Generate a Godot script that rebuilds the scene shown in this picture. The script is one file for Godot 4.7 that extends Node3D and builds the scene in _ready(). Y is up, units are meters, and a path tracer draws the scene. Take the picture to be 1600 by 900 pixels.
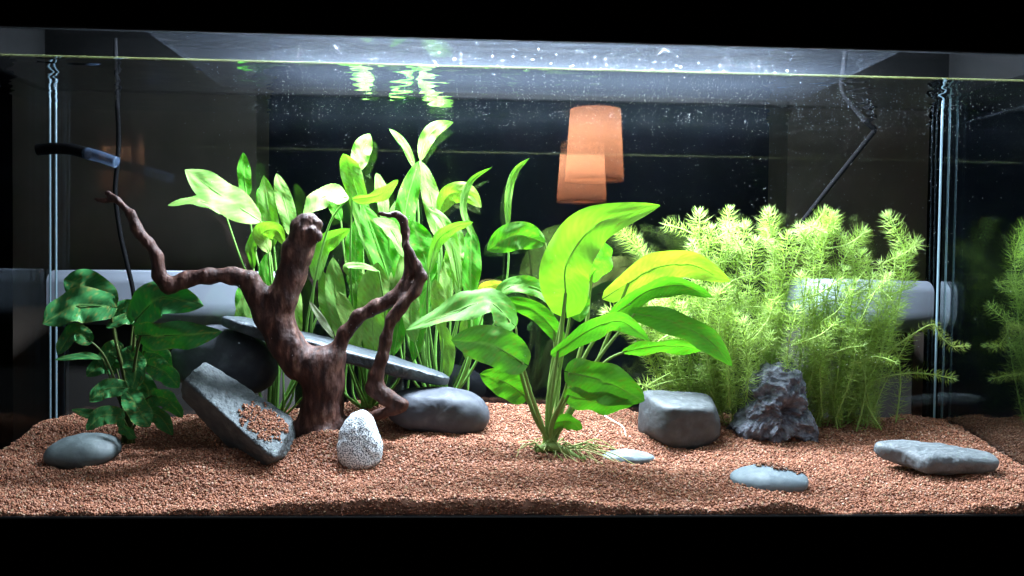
extends Node3D
# An aquarium seen through its front glass. Units are metres; V() takes millimetres: x to the right, y up from the
# tank floor, z towards the viewer from the inner face of the front glass. The tank is built at its apparent (air) depth.

const WL := 0.4463      # water level
const XL := -0.5442     # inner faces of the side panes
const XR := 0.6558
const ZB := -0.3037     # inner face of the back pane

var rng := RandomNumberGenerator.new()
var noise := FastNoiseLite.new()
var fine := FastNoiseLite.new()
var M := {}

func V(x: float, y: float, z: float) -> Vector3:
	return Vector3(x, y, z) * 0.001

# ---------------------------------------------------------------- scene tree helpers
var taken := {}
func numbered(called: String) -> String:
	if not taken.has(called):
		taken[called] = 0
		return called
	taken[called] += 1
	return "%s_%03d" % [called, taken[called]]

func tag(o: Node, label := "", category := "", group := "", kind := "") -> Node:
	if label: o.set_meta("label", label)
	if category: o.set_meta("category", category)
	if group: o.set_meta("group", group)
	if kind: o.set_meta("kind", kind)
	return o

func thing(called: String, label: String, category: String, at := Vector3.ZERO, group := "") -> Node3D:
	var o := Node3D.new()
	o.name = numbered(called)
	add_child(o)
	o.position = at
	tag(o, label, category, group)
	return o

func put(called: String, m: Mesh, mat: Material, parent: Node = null, at := Vector3.ZERO, basis := Basis()) -> MeshInstance3D:
	var o := MeshInstance3D.new()
	o.mesh = m
	o.material_override = mat
	o.transform = Transform3D(basis, at)
	if parent == null:
		o.name = numbered(called)
		add_child(o)
	else:
		o.name = called
		parent.add_child(o, true)
		o.position = at - (parent.position if parent.get_parent() == self and not parent is MeshInstance3D else Vector3.ZERO)
	return o

# ---------------------------------------------------------------- mesh helpers
func mk(v: PackedVector3Array, idx: PackedInt32Array, closed := true, col := PackedColorArray(), rings := []) -> ArrayMesh:
	if closed:
		var vol := 0.0
		for i in range(0, idx.size(), 3):
			vol += v[idx[i]].dot(v[idx[i + 1]].cross(v[idx[i + 2]]))
		if vol > 0.0:
			for i in range(0, idx.size(), 3):
				var t := idx[i + 1]
				idx[i + 1] = idx[i + 2]
				idx[i + 2] = t
	var n := PackedVector3Array()
	n.resize(v.size())
	for i in range(0, idx.size(), 3):
		var a := idx[i]
		var b := idx[i + 1]
		var c := idx[i + 2]
		var f := (v[c] - v[a]).cross(v[b] - v[a])
		n[a] += f
		n[b] += f
		n[c] += f
	for g in rings:       # rings of coincident points share one normal
		var s := Vector3.ZERO
		for i in g[1]: s += n[g[0] + i]
		for i in g[1]: n[g[0] + i] = s
	for i in n.size():
		n[i] = n[i].normalized()
	var arr := []
	arr.resize(Mesh.ARRAY_MAX)
	arr[Mesh.ARRAY_VERTEX] = v
	arr[Mesh.ARRAY_NORMAL] = n
	arr[Mesh.ARRAY_INDEX] = idx
	if col.size(): arr[Mesh.ARRAY_COLOR] = col
	var m := ArrayMesh.new()
	m.add_surface_from_arrays(Mesh.PRIMITIVE_TRIANGLES, arr)
	return m

func box(x0: float, x1: float, y0: float, y1: float, z0: float, z1: float, bevel := 0.0) -> ArrayMesh:
	var c := Vector3((x0 + x1) / 2, (y0 + y1) / 2, (z0 + z1) / 2)
	var h := Vector3((x1 - x0) / 2, (y1 - y0) / 2, (z1 - z0) / 2)
	var st := SurfaceTool.new()
	st.begin(Mesh.PRIMITIVE_TRIANGLES)
	if bevel <= 0.0:
		var bm := BoxMesh.new()
		bm.size = h * 2
		st.append_from(bm, 0, Transform3D(Basis(), c))
		return st.commit()
	# chamfered box: the hull of three boxes, each pushed out along one axis
	st.set_smooth_group(-1)
	var q := func(p: Array) -> void:
		var nn: Vector3 = (p[1] - p[0]).cross(p[2] - p[0])
		var mid: Vector3 = (p[0] + p[2]) / 2
		if nn.dot(mid) > 0: p.reverse()
		for k in [0, 1, 2, 0, 2, 3]: st.add_vertex(c + p[k])
	var i3 := h - Vector3.ONE * bevel
	for ax in 3:
		var u := (ax + 1) % 3
		var w := (ax + 2) % 3
		for s in [-1.0, 1.0]:
			var p := []
			for k in [[-1, -1], [1, -1], [1, 1], [-1, 1]]:
				var d := Vector3.ZERO
				d[ax] = s * h[ax]
				d[u] = k[0] * i3[u]
				d[w] = k[1] * i3[w]
				p.append(d)
			q.call(p)
			for s2 in [-1.0, 1.0]:
				var e := []
				for k in [[-1, 0], [1, 0], [1, 1], [-1, 1]]:
					var d := Vector3.ZERO
					d[w] = k[0] * i3[w]
					d[ax] = s * (h[ax] if k[1] == 0 else i3[ax])
					d[u] = s2 * (i3[u] if k[1] == 0 else h[u])
					e.append(d)
				q.call(e)
	for sx in [-1.0, 1.0]:
		for sy in [-1.0, 1.0]:
			for sz in [-1.0, 1.0]:
				var a := Vector3(sx * h.x, sy * i3.y, sz * i3.z)
				var b := Vector3(sx * i3.x, sy * h.y, sz * i3.z)
				var d := Vector3(sx * i3.x, sy * i3.y, sz * h.z)
				if (b - a).cross(d - a).dot(a + b + d) > 0:
					var t := b
					b = d
					d = t
				for p in [a, b, d]: st.add_vertex(c + p)
	st.generate_normals()
	return st.commit()

func spline(p: Array, per := 6) -> PackedVector3Array:
	var out := PackedVector3Array()
	for i in p.size() - 1:
		var a: Vector3 = p[maxi(i - 1, 0)]
		var b: Vector3 = p[i]
		var c: Vector3 = p[i + 1]
		var d: Vector3 = p[mini(i + 2, p.size() - 1)]
		for k in per:
			out.append(b.cubic_interpolate(c, a, d, k / float(per)))
	out.append(p[p.size() - 1])
	return out

func tube(pts: Array, r0: float, r1: float, sides := 8, per := 6, tint := Color.WHITE) -> ArrayMesh:
	var c := spline(pts, per)
	var v := PackedVector3Array()
	var idx := PackedInt32Array()
	var col := PackedColorArray()
	var ref := Vector3(0.3, 0.2, 1).normalized()
	for i in c.size():
		var t := (c[mini(i + 1, c.size() - 1)] - c[maxi(i - 1, 0)]).normalized()
		var u := (ref - t * ref.dot(t)).normalized()
		var w := t.cross(u)
		ref = u
		var r := lerpf(r0, r1, i / float(c.size() - 1))
		for k in sides:
			var a := TAU * k / sides
			v.append(c[i] + (u * cos(a) + w * sin(a)) * r)
			col.append(tint)
	for i in c.size() - 1:
		for k in sides:
			var a := i * sides + k
			var b := i * sides + (k + 1) % sides
			idx.append_array([a, b, a + sides, b, b + sides, a + sides])
	for e in [0, c.size() - 1]:
		var at := v.size()
		v.append(c[e])
		col.append(tint)
		for k in sides:
			var a: int = e * sides + k
			var b: int = e * sides + (k + 1) % sides
			idx.append_array([at, b, a] if e == 0 else [at, a, b])
	return mk(v, idx, true, col)

func polar(outline: Array, theta: float) -> float:
	var d := Vector2(cos(theta), sin(theta))
	var best := 0.0
	for i in outline.size():
		var a: Vector2 = outline[i]
		var b: Vector2 = outline[(i + 1) % outline.size()]
		var e := b - a
		var den := d.cross(e)
		if absf(den) < 1e-9: continue
		var t := a.cross(e) / den
		var s := a.cross(d) / den
		if t > best and s >= -0.001 and s <= 1.001: best = t
	return best

# A stone: an outline in its own x-y plane (mm), a half thickness along its z and a roundness (2 is an ellipsoid, more is a slab).
func stone(outline: Array, thick: float, n: float, rough: float, freq: float, seed_: int, dents := [], smooth := 3, ridged := false, na := 72, nb := 36) -> ArrayMesh:
	var nz := FastNoiseLite.new()
	nz.seed = seed_
	nz.frequency = freq
	nz.fractal_octaves = 5
	if ridged: nz.fractal_type = FastNoiseLite.FRACTAL_RIDGED
	var pts := []
	for p in outline: pts.append(Vector2(p[0], p[1]))
	var raw := []
	for i in na: raw.append(polar(pts, TAU * i / na))
	var rad := []
	for i in na:
		var s := 0.0
		for k in range(-smooth, smooth + 1): s += raw[(i + k + na) % na]
		rad.append(s / (2 * smooth + 1))
	var avg := 0.0
	for x in rad: avg += x / na
	var v := PackedVector3Array()
	var idx := PackedInt32Array()
	for j in nb + 1:
		var ph := -PI / 2 + PI * j / nb
		var cu := pow(maxf(cos(ph), 0.0), 2.0 / n)
		var su := signf(ph) * pow(absf(sin(ph)), 2.0 / n) * thick
		for i in na:
			var th := TAU * i / na
			var ra: float = lerpf(avg, rad[i], smoothstep(0.1, 0.95, cu))
			var p := Vector3(cos(th) * ra * cu, sin(th) * ra * cu, su)
			var out := Vector3(cos(th) * cu / maxf(rad[i], 1), sin(th) * cu / maxf(rad[i], 1), su / (thick * thick)).normalized()
			p += out * nz.get_noise_3d(p.x, p.y, p.z) * rough
			p += out * nz.get_noise_3d(p.x * 3.7 + 91, p.y * 3.7, p.z * 3.7) * rough * 0.3
			for d in dents:
				p += (d[2] as Vector3) * exp(-p.distance_squared_to(d[0]) / (d[1] * d[1]))
			v.append(p * 0.001)
	for j in nb:
		for i in na:
			var a := j * na + i
			var b := j * na + (i + 1) % na
			idx.append_array([a, b, a + na, b, b + na, a + na])
	# the poles are rings of coincident points: give each ring the mean
	for e in [0, nb]:
		var s := Vector3.ZERO
		for i in na: s += v[e * na + i]
		for i in na: v[e * na + i] = s / na
	return mk(v, idx, true, PackedColorArray(), [[0, na], [nb * na, na]])

# A broken rock: directions of a sphere cut by planes [normal, distance in mm].
func cut_rock(planes: Array, rough: float, freq: float, seed_: int, soft := 14.0) -> ArrayMesh:
	var nz := FastNoiseLite.new()
	nz.seed = seed_
	nz.frequency = freq
	nz.fractal_octaves = 5
	var na := 96
	var nb := 56
	var v := PackedVector3Array()
	var idx := PackedInt32Array()
	for j in nb + 1:
		var ph := -PI / 2 + PI * j / nb
		for i in na:
			var th := TAU * i / na
			var d := Vector3(cos(th) * cos(ph), sin(ph), sin(th) * cos(ph))
			var s := 0.0
			for pl in planes:
				var nn: Vector3 = (pl[0] as Vector3).normalized()
				s += pow(maxf(nn.dot(d) / pl[1], 0.0), soft)
			var r := pow(s, -1.0 / soft)
			var p := d * r
			p += d * (nz.get_noise_3d(p.x, p.y, p.z) + 0.35 * nz.get_noise_3d(p.x * 4, p.y * 4, p.z * 4)) * rough
			v.append(p * 0.001)
	for j in nb:
		for i in na:
			var a := j * na + i
			var b := j * na + (i + 1) % na
			idx.append_array([a, b, a + na, b, b + na, a + na])
	for e in [0, nb]:
		for i in na: v[e * na + i] = v[e * na]
	return mk(v, idx, true, PackedColorArray(), [[0, na], [nb * na, na]])

func turned(x: float, y: float, z: float) -> Basis:
	return Basis.from_euler(Vector3(deg_to_rad(x), deg_to_rad(y), deg_to_rad(z)))

# ---------------------------------------------------------------- materials
func mat(c: Color, rough := 0.6, spec := 0.5) -> StandardMaterial3D:
	var m := StandardMaterial3D.new()
	m.albedo_color = c.linear_to_srgb()
	m.roughness = rough
	m.metallic_specular = spec
	return m

func noise_tex(freq: float, seed_: int, stops: Array, normal := false, strength := 8.0, kind := FastNoiseLite.TYPE_SIMPLEX_SMOOTH, octaves := 5, size := 512) -> NoiseTexture2D:
	var n := FastNoiseLite.new()
	n.noise_type = kind
	n.seed = seed_
	n.frequency = freq
	n.fractal_octaves = octaves
	var t := NoiseTexture2D.new()
	t.width = size
	t.height = size
	t.seamless = true
	t.noise = n
	if normal:
		t.as_normal_map = true
		t.bump_strength = strength
	elif stops.size():
		var g := Gradient.new()
		var off := PackedFloat32Array()
		var cs := PackedColorArray()
		for s in stops:
			off.append(s[0])
			cs.append((s[1] as Color).linear_to_srgb())
		g.offsets = off
		g.colors = cs
		t.color_ramp = g
	return t

func triplanar(m: StandardMaterial3D, scale: Vector3, albedo: Texture2D, normal: Texture2D = null, strength := 1.0) -> StandardMaterial3D:
	m.uv1_triplanar = true
	m.uv1_scale = scale
	m.albedo_texture = albedo
	if albedo: m.albedo_color = Color.WHITE
	if normal:
		m.normal_enabled = true
		m.normal_texture = normal
		m.normal_scale = strength
	return m

func pane(c: Color, alpha: float, metal := 0.0, rough := 0.0) -> StandardMaterial3D:
	var m := mat(c, rough)
	m.transparency = BaseMaterial3D.TRANSPARENCY_ALPHA
	m.albedo_color.a = alpha
	m.metallic = metal
	return m

# a sheet that mirrors a fixed share of the light and lets the rest pass
func mirror(c: Color, share: float, rough := 0.02) -> StandardMaterial3D:
	var m := mat(c, rough)
	var im := Image.create(4, 4, false, Image.FORMAT_RGB8)
	im.fill(Color.WHITE)
	m.albedo_texture = ImageTexture.create_from_image(im)
	m.transparency = BaseMaterial3D.TRANSPARENCY_ALPHA
	m.albedo_color.a = share
	m.metallic = 1.0
	return m

func leaf_mat(back: Color, rough := 0.42) -> StandardMaterial3D:
	var m := mat(Color.WHITE, rough)
	m.vertex_color_use_as_albedo = true
	m.metallic_specular = 0.24
	m.cull_mode = BaseMaterial3D.CULL_DISABLED
	m.backlight_enabled = true
	m.backlight = back
	return m

func make_materials() -> void:
	M.black = mat(Color(0.006, 0.006, 0.007), 0.45)
	M.rim = mat(Color(0.002, 0.002, 0.002), 0.8, 0.1)
	M.glass = pane(Color(0.02, 0.03, 0.03), 0.004)
	M.left_glass = mirror(Color(0.80, 0.88, 0.88), 0.03)
	M.side = mirror(Color(0.80, 0.88, 0.88), 0.4)
	M.water = mirror(Color(0.82, 0.89, 0.95), 0.76)
	M.cover = pane(Color(0.62, 0.76, 1.0), 0.003, 0.0, 0.042)
	M.drop = pane(Color(0.95, 0.97, 1.0), 0.02, 0.0, 0.05)
	M.silicone = mat(Color(0.15, 0.22, 0.26), 0.35)
	M.meniscus = pane(Color(0.50, 0.55, 0.20), 0.10, 0.05, 0.15)  # yellow green reflection of the plants is painted into the waterline colour
	M.stone_grey = triplanar(mat(Color.WHITE, 0.62), Vector3.ONE * 9, noise_tex(0.012, 11, [[0.0, Color(0.02363, 0.0273, 0.0294)], [0.5, Color(0.0378, 0.04305, 0.04515)], [1.0, Color(0.06825, 0.07609, 0.0777)]]), noise_tex(0.03, 12, [], true, 3.0), 0.6)
	M.stone_dark = triplanar(mat(Color.WHITE, 0.6, 0.35), Vector3.ONE * 8, noise_tex(0.010, 21, [[0.0, Color(0.03, 0.03225, 0.04125)], [0.6, Color(0.051, 0.0555, 0.066)], [1.0, Color(0.0975, 0.105, 0.1162)]]), noise_tex(0.03, 22, [], true, 2.0), 0.4)
	M.stone_rough = triplanar(mat(Color.WHITE, 0.8), Vector3.ONE * 10, noise_tex(0.016, 31, [[0.0, Color(0.04375, 0.04625, 0.06)], [0.55, Color(0.1063, 0.1125, 0.1375)], [1.0, Color(0.3, 0.3125, 0.35)]]), noise_tex(0.035, 32, [], true, 10.0), 1.2)
	M.slate = triplanar(mat(Color.WHITE, 0.55), Vector3(5, 22, 5), noise_tex(0.014, 41, [[0.0, Color(0.05084, 0.05847, 0.06355)], [0.5, Color(0.08643, 0.0966, 0.1017)], [1.0, Color(0.1424, 0.1525, 0.1576)]]), noise_tex(0.03, 42, [], true, 6.0), 0.9)
	M.slate_dark = triplanar(mat(Color.WHITE, 0.45), Vector3(5, 22, 5), noise_tex(0.014, 45, [[0.0, Color(0.0154, 0.0189, 0.0231)], [0.5, Color(0.035, 0.042, 0.049)], [1.0, Color(0.084, 0.098, 0.1085)]]), noise_tex(0.03, 46, [], true, 7.0), 0.9)
	M.slab = triplanar(mat(Color.WHITE, 0.75), Vector3.ONE * 8, noise_tex(0.014, 43, [[0.0, Color(0.0374, 0.044, 0.0484)], [0.5, Color(0.0704, 0.08144, 0.0836)], [1.0, Color(0.132, 0.1496, 0.1496)]]), noise_tex(0.03, 44, [], true, 9.0), 1.1)
	M.green_grey = triplanar(mat(Color.WHITE, 0.6), Vector3.ONE * 9, noise_tex(0.012, 51, [[0.0, Color(0.051, 0.066, 0.069)], [0.6, Color(0.084, 0.105, 0.105)], [1.0, Color(0.114, 0.138, 0.138)]]), noise_tex(0.05, 52, [], true, 2.0), 0.4)
	M.blue_grey = triplanar(mat(Color.WHITE, 0.6), Vector3.ONE * 9, noise_tex(0.012, 53, [[0.0, Color(0.0765, 0.102, 0.1173)], [0.6, Color(0.1071, 0.1377, 0.153)], [1.0, Color(0.153, 0.1836, 0.1938)]]), noise_tex(0.05, 54, [], true, 2.0), 0.4)
	M.granite = triplanar(mat(Color.WHITE, 0.6), Vector3.ONE * 14, noise_tex(0.058, 61, [[0.0, Color(0.01, 0.013, 0.02)], [0.40, Color(0.03, 0.04, 0.055)], [0.47, Color(0.22, 0.26, 0.30)], [0.53, Color(0.62, 0.64, 0.64)], [1.0, Color(0.8, 0.81, 0.80)]], false, 8.0, FastNoiseLite.TYPE_SIMPLEX, 2), noise_tex(0.05, 62, [], true, 3.0), 0.5)
	M.wood = triplanar(mat(Color.WHITE, 0.62, 0.35), Vector3(12, 4, 12), noise_tex(0.014, 71, [[0.0, Color(0.0085, 0.00272, 0.00204)], [0.4, Color(0.0272, 0.008925, 0.00595)], [0.62, Color(0.05525, 0.0204, 0.0136)], [0.8, Color(0.1105, 0.051, 0.0357)], [1.0, Color(0.221, 0.1232, 0.08925)]]), noise_tex(0.03, 72, [], true, 6.0), 0.7)
	M.gravel = mat(Color(0.20, 0.085, 0.05), 0.8)
	M.grain = mat(Color.WHITE, 0.85, 0.25)
	M.grain.vertex_color_use_as_albedo = true
	M.leaf = leaf_mat(Color(0.66, 0.86, 0.34), 0.55)
	M.leaf_dark = leaf_mat(Color(0.25, 0.45, 0.15), 0.38)
	M.stalk = leaf_mat(Color(0.15, 0.3, 0.08), 0.5)
	M.needle = leaf_mat(Color(0.9, 0.95, 0.7), 0.5)
	M.cable = mat(Color(0.003, 0.003, 0.0035), 0.75, 0.15)
	M.clear = pane(Color(0.10, 0.15, 0.25), 0.3, 0.0, 0.12)
	M.speck = mat(Color(0.7, 0.75, 0.8), 0.3)
	M.root = mat(Color(0.30, 0.33, 0.11), 0.7)
	M.bone = mat(Color(0.72, 0.66, 0.50), 0.7)
	M.wall = triplanar(mat(Color.WHITE, 0.9), Vector3.ONE * 2, noise_tex(0.01, 81, [[0.0, Color(0.0936, 0.07176, 0.05616)], [1.0, Color(0.1217, 0.0936, 0.07488)]]))
	M.curtain = mat(Color(0.017, 0.022, 0.052), 0.9)
	M.panel = mat(Color(0.030, 0.027, 0.025), 0.7, 0.3)
	M.white = mat(Color(0.238, 0.2635, 0.3145), 0.7, 0.3)

# ---------------------------------------------------------------- gravel
const FX := [-0.56, -0.45, -0.31, -0.2, -0.11, 0.08, 0.15, 0.246, 0.312, 0.40, 0.5, 0.583, 0.68]
const FH := [0.004, 0.003, 0.003, 0.009, 0.015, 0.0149, 0.008, 0.0045, 0.0105, 0.0015, 0.003, 0.010, 0.012]
const BX := [-0.56, -0.4, -0.25, -0.1, 0.0, 0.13, 0.3, 0.5, 0.68]
const BH := [0.037, 0.043, 0.052, 0.068, 0.064, 0.061, 0.049, 0.047, 0.046]
const BUMP := [[-0.285, -0.100, 0.021, 0.060, 0.045], [-0.165, -0.135, 0.022, 0.05, 0.035], [0.60, -0.22, 0.012, 0.05, 0.06], [-0.5, -0.27, 0.010, 0.05, 0.05], [0.34, -0.05, 0.005, 0.05, 0.025], [-0.015, -0.13, 0.012, 0.07, 0.05], [-0.11, -0.075, -0.008, 0.03, 0.03], [0.22, -0.13, -0.005, 0.06, 0.03], [0.20, -0.075, 0.006, 0.12, 0.03], [-0.42, -0.13, -0.004, 0.06, 0.05], [0.42, -0.09, 0.005, 0.09, 0.04]]

func along(x: float, xs: Array, ys: Array) -> float:
	for i in xs.size() - 1:
		if x <= xs[i + 1]:
			var t := clampf((x - xs[i]) / (xs[i + 1] - xs[i]), 0.0, 1.0)
			return lerpf(ys[i], ys[i + 1], t * t * (3 - 2 * t))
	return ys[ys.size() - 1]

func height(x: float, z: float) -> float:
	var t := clampf(-z / 0.3037, 0.0, 1.0)
	t = t * t * (3 - 2 * t) * 0.35 + t * 0.65
	var h := lerpf(along(x, FX, FH), along(x, BX, BH), t)
	for b in BUMP:
		h += b[2] * exp(-pow((x - b[0]) / b[3], 2) - pow((z - b[1]) / b[4], 2))
	return h + noise.get_noise_2d(x * 1000, z * 1000) * 0.0048

func on(x: float, z: float, up := 0.0) -> Vector3:
	return Vector3(x, height(x, z) + up, z)

func grain_mesh(k: int) -> ArrayMesh:
	var t := (1.0 + sqrt(5.0)) / 2.0
	var v := PackedVector3Array([Vector3(-1, t, 0), Vector3(1, t, 0), Vector3(-1, -t, 0), Vector3(1, -t, 0), Vector3(0, -1, t), Vector3(0, 1, t), Vector3(0, -1, -t), Vector3(0, 1, -t), Vector3(t, 0, -1), Vector3(t, 0, 1), Vector3(-t, 0, -1), Vector3(-t, 0, 1)])
	for i in v.size():
		v[i] = v[i].normalized() * rng.randf_range(0.75, 1.15) * Vector3(1.0, 0.72, 0.85 + 0.1 * k)
	return mk(v, PackedInt32Array([0, 11, 5, 0, 5, 1, 0, 1, 7, 0, 7, 10, 0, 10, 11, 1, 5, 9, 5, 11, 4, 11, 10, 2, 10, 7, 6, 7, 1, 8, 3, 9, 4, 3, 4, 2, 3, 2, 6, 3, 6, 8, 3, 8, 9, 4, 9, 5, 2, 4, 11, 6, 2, 10, 8, 6, 7, 9, 8, 1]))

var grains := []
func grain_color() -> Color:
	var r := rng.randf()
	var k := rng.randf_range(0.75, 1.25)
	if r < 0.58: return Color(0.215, 0.088, 0.050) * k
	if r < 0.76: return Color(0.32, 0.155, 0.100) * k
	if r < 0.90: return Color(0.14, 0.058, 0.038) * k
	if r < 0.98: return Color(0.26, 0.165, 0.10) * k
	return Color(0.42, 0.27, 0.20) * k

func many(called: String, mesh: Mesh, m: Material, where: Array, colors := []) -> MultiMeshInstance3D:
	var mm := MultiMesh.new()
	mm.transform_format = MultiMesh.TRANSFORM_3D
	mm.use_colors = colors.size() > 0
	mm.mesh = mesh
	mm.instance_count = where.size()
	for i in where.size():
		mm.set_instance_transform(i, where[i])
		if colors.size(): mm.set_instance_color(i, colors[i])
	var o := MultiMeshInstance3D.new()
	o.multimesh = mm
	o.material_override = m
	o.name = numbered(called)
	add_child(o)
	return o

func grain_at(p: Vector3) -> Transform3D:
	var s := 0.00095 + 0.0011 * pow(rng.randf(), 1.5)
	return Transform3D(Basis.from_euler(Vector3(rng.randf() * TAU, rng.randf() * TAU, rng.randf() * TAU)).scaled(Vector3.ONE * s), p)

func gravel() -> void:
	var v := PackedVector3Array()
	var idx := PackedInt32Array()
	var nx := 200
	var nz := 60
	for j in nz + 1:
		for i in nx + 1:
			var x := lerpf(XL + 0.0005, XR - 0.0005, i / float(nx))
			var z := lerpf(-0.0015, ZB + 0.0005, j / float(nz))
			v.append(Vector3(x, maxf(height(x, z) - 0.0012, 0.0002), z))
	for j in nz:
		for i in nx:
			var a := j * (nx + 1) + i
			idx.append_array([a, a + nx + 1, a + 1, a + 1, a + nx + 1, a + nx + 2])
	for i in nx + 1:      # the cut face behind the front glass
		v.append(Vector3(v[i].x, 0.0, -0.0016))
	for i in nx:
		var a := (nx + 1) * (nz + 1) + i
		idx.append_array([a, i, i + 1, a, i + 1, a + 1])
	tag(put("gravel_bed", mk(v, idx, false), M.gravel), "reddish brown gravel bed sloping up to the back", "", "", "structure")
	var kinds := [grain_mesh(0), grain_mesh(1), grain_mesh(2)]
	for k in 3:
		var where := []
		var cols := []
		for i in 44000:
			var x := rng.randf_range(XL + 0.002, XR - 0.002)
			var z := -rng.randf_range(0.002, 0.302)
			where.append(grain_at(on(x, z, rng.randf_range(-0.0012, 0.0011))))
			cols.append(grain_color())
		for i in 1500:
			var x := rng.randf_range(XL + 0.002, XR - 0.002)
			where.append(grain_at(Vector3(x, rng.randf() * height(x, 0.0), -rng.randf_range(0.0012, 0.0024))))
			cols.append(grain_color())
		tag(many("gravel", kinds[k], M.grain, where, cols), "small reddish brown gravel grains covering the tank floor", "gravel", "", "stuff")
	grains = kinds

# a handful of grains lying on a stone: taken from its upward faces round a point
func scatter(o: MeshInstance3D, centre: Vector3, rx: float, rz: float, count: int, label: String, min_up := 0.35) -> void:
	var a := o.mesh.surface_get_arrays(0)
	var v: PackedVector3Array = a[Mesh.ARRAY_VERTEX]
	var idx: PackedInt32Array = a[Mesh.ARRAY_INDEX]
	var t := o.global_transform
	var tri := []
	for i in range(0, idx.size(), 3):
		var p := t * v[idx[i]]
		var q := t * v[idx[i + 1]]
		var r := t * v[idx[i + 2]]
		var nn := (r - p).cross(q - p)
		var c := (p + q + r) / 3
		var d := Vector2((c.x - centre.x) / rx, (c.z - centre.z) / rz)
		if nn.normalized().y > min_up and d.length() < 0.82 + 0.4 * fine.get_noise_2d(c.x * 1500, c.z * 1500) and c.y < centre.y + 0.03: tri.append([p, q, r, nn.length()])
	if tri.is_empty(): return
	var total := 0.0
	for x in tri: total += x[3]
	var where := []
	var cols := []
	for x in tri:
		var n: float = count * x[3] / total
		var k := int(n) + (1 if rng.randf() < n - int(n) else 0)
		for i in k:
			var u := rng.randf()
			var w := rng.randf()
			if u + w > 1:
				u = 1 - u
				w = 1 - w
			where.append(grain_at(x[0] + (x[1] - x[0]) * u + (x[2] - x[0]) * w + Vector3(0, rng.randf_range(0.0, 0.003), 0)))
			cols.append(grain_color())
	tag(many("gravel", grains[0], M.grain, where, cols), label, "gravel", "", "stuff")

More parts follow.
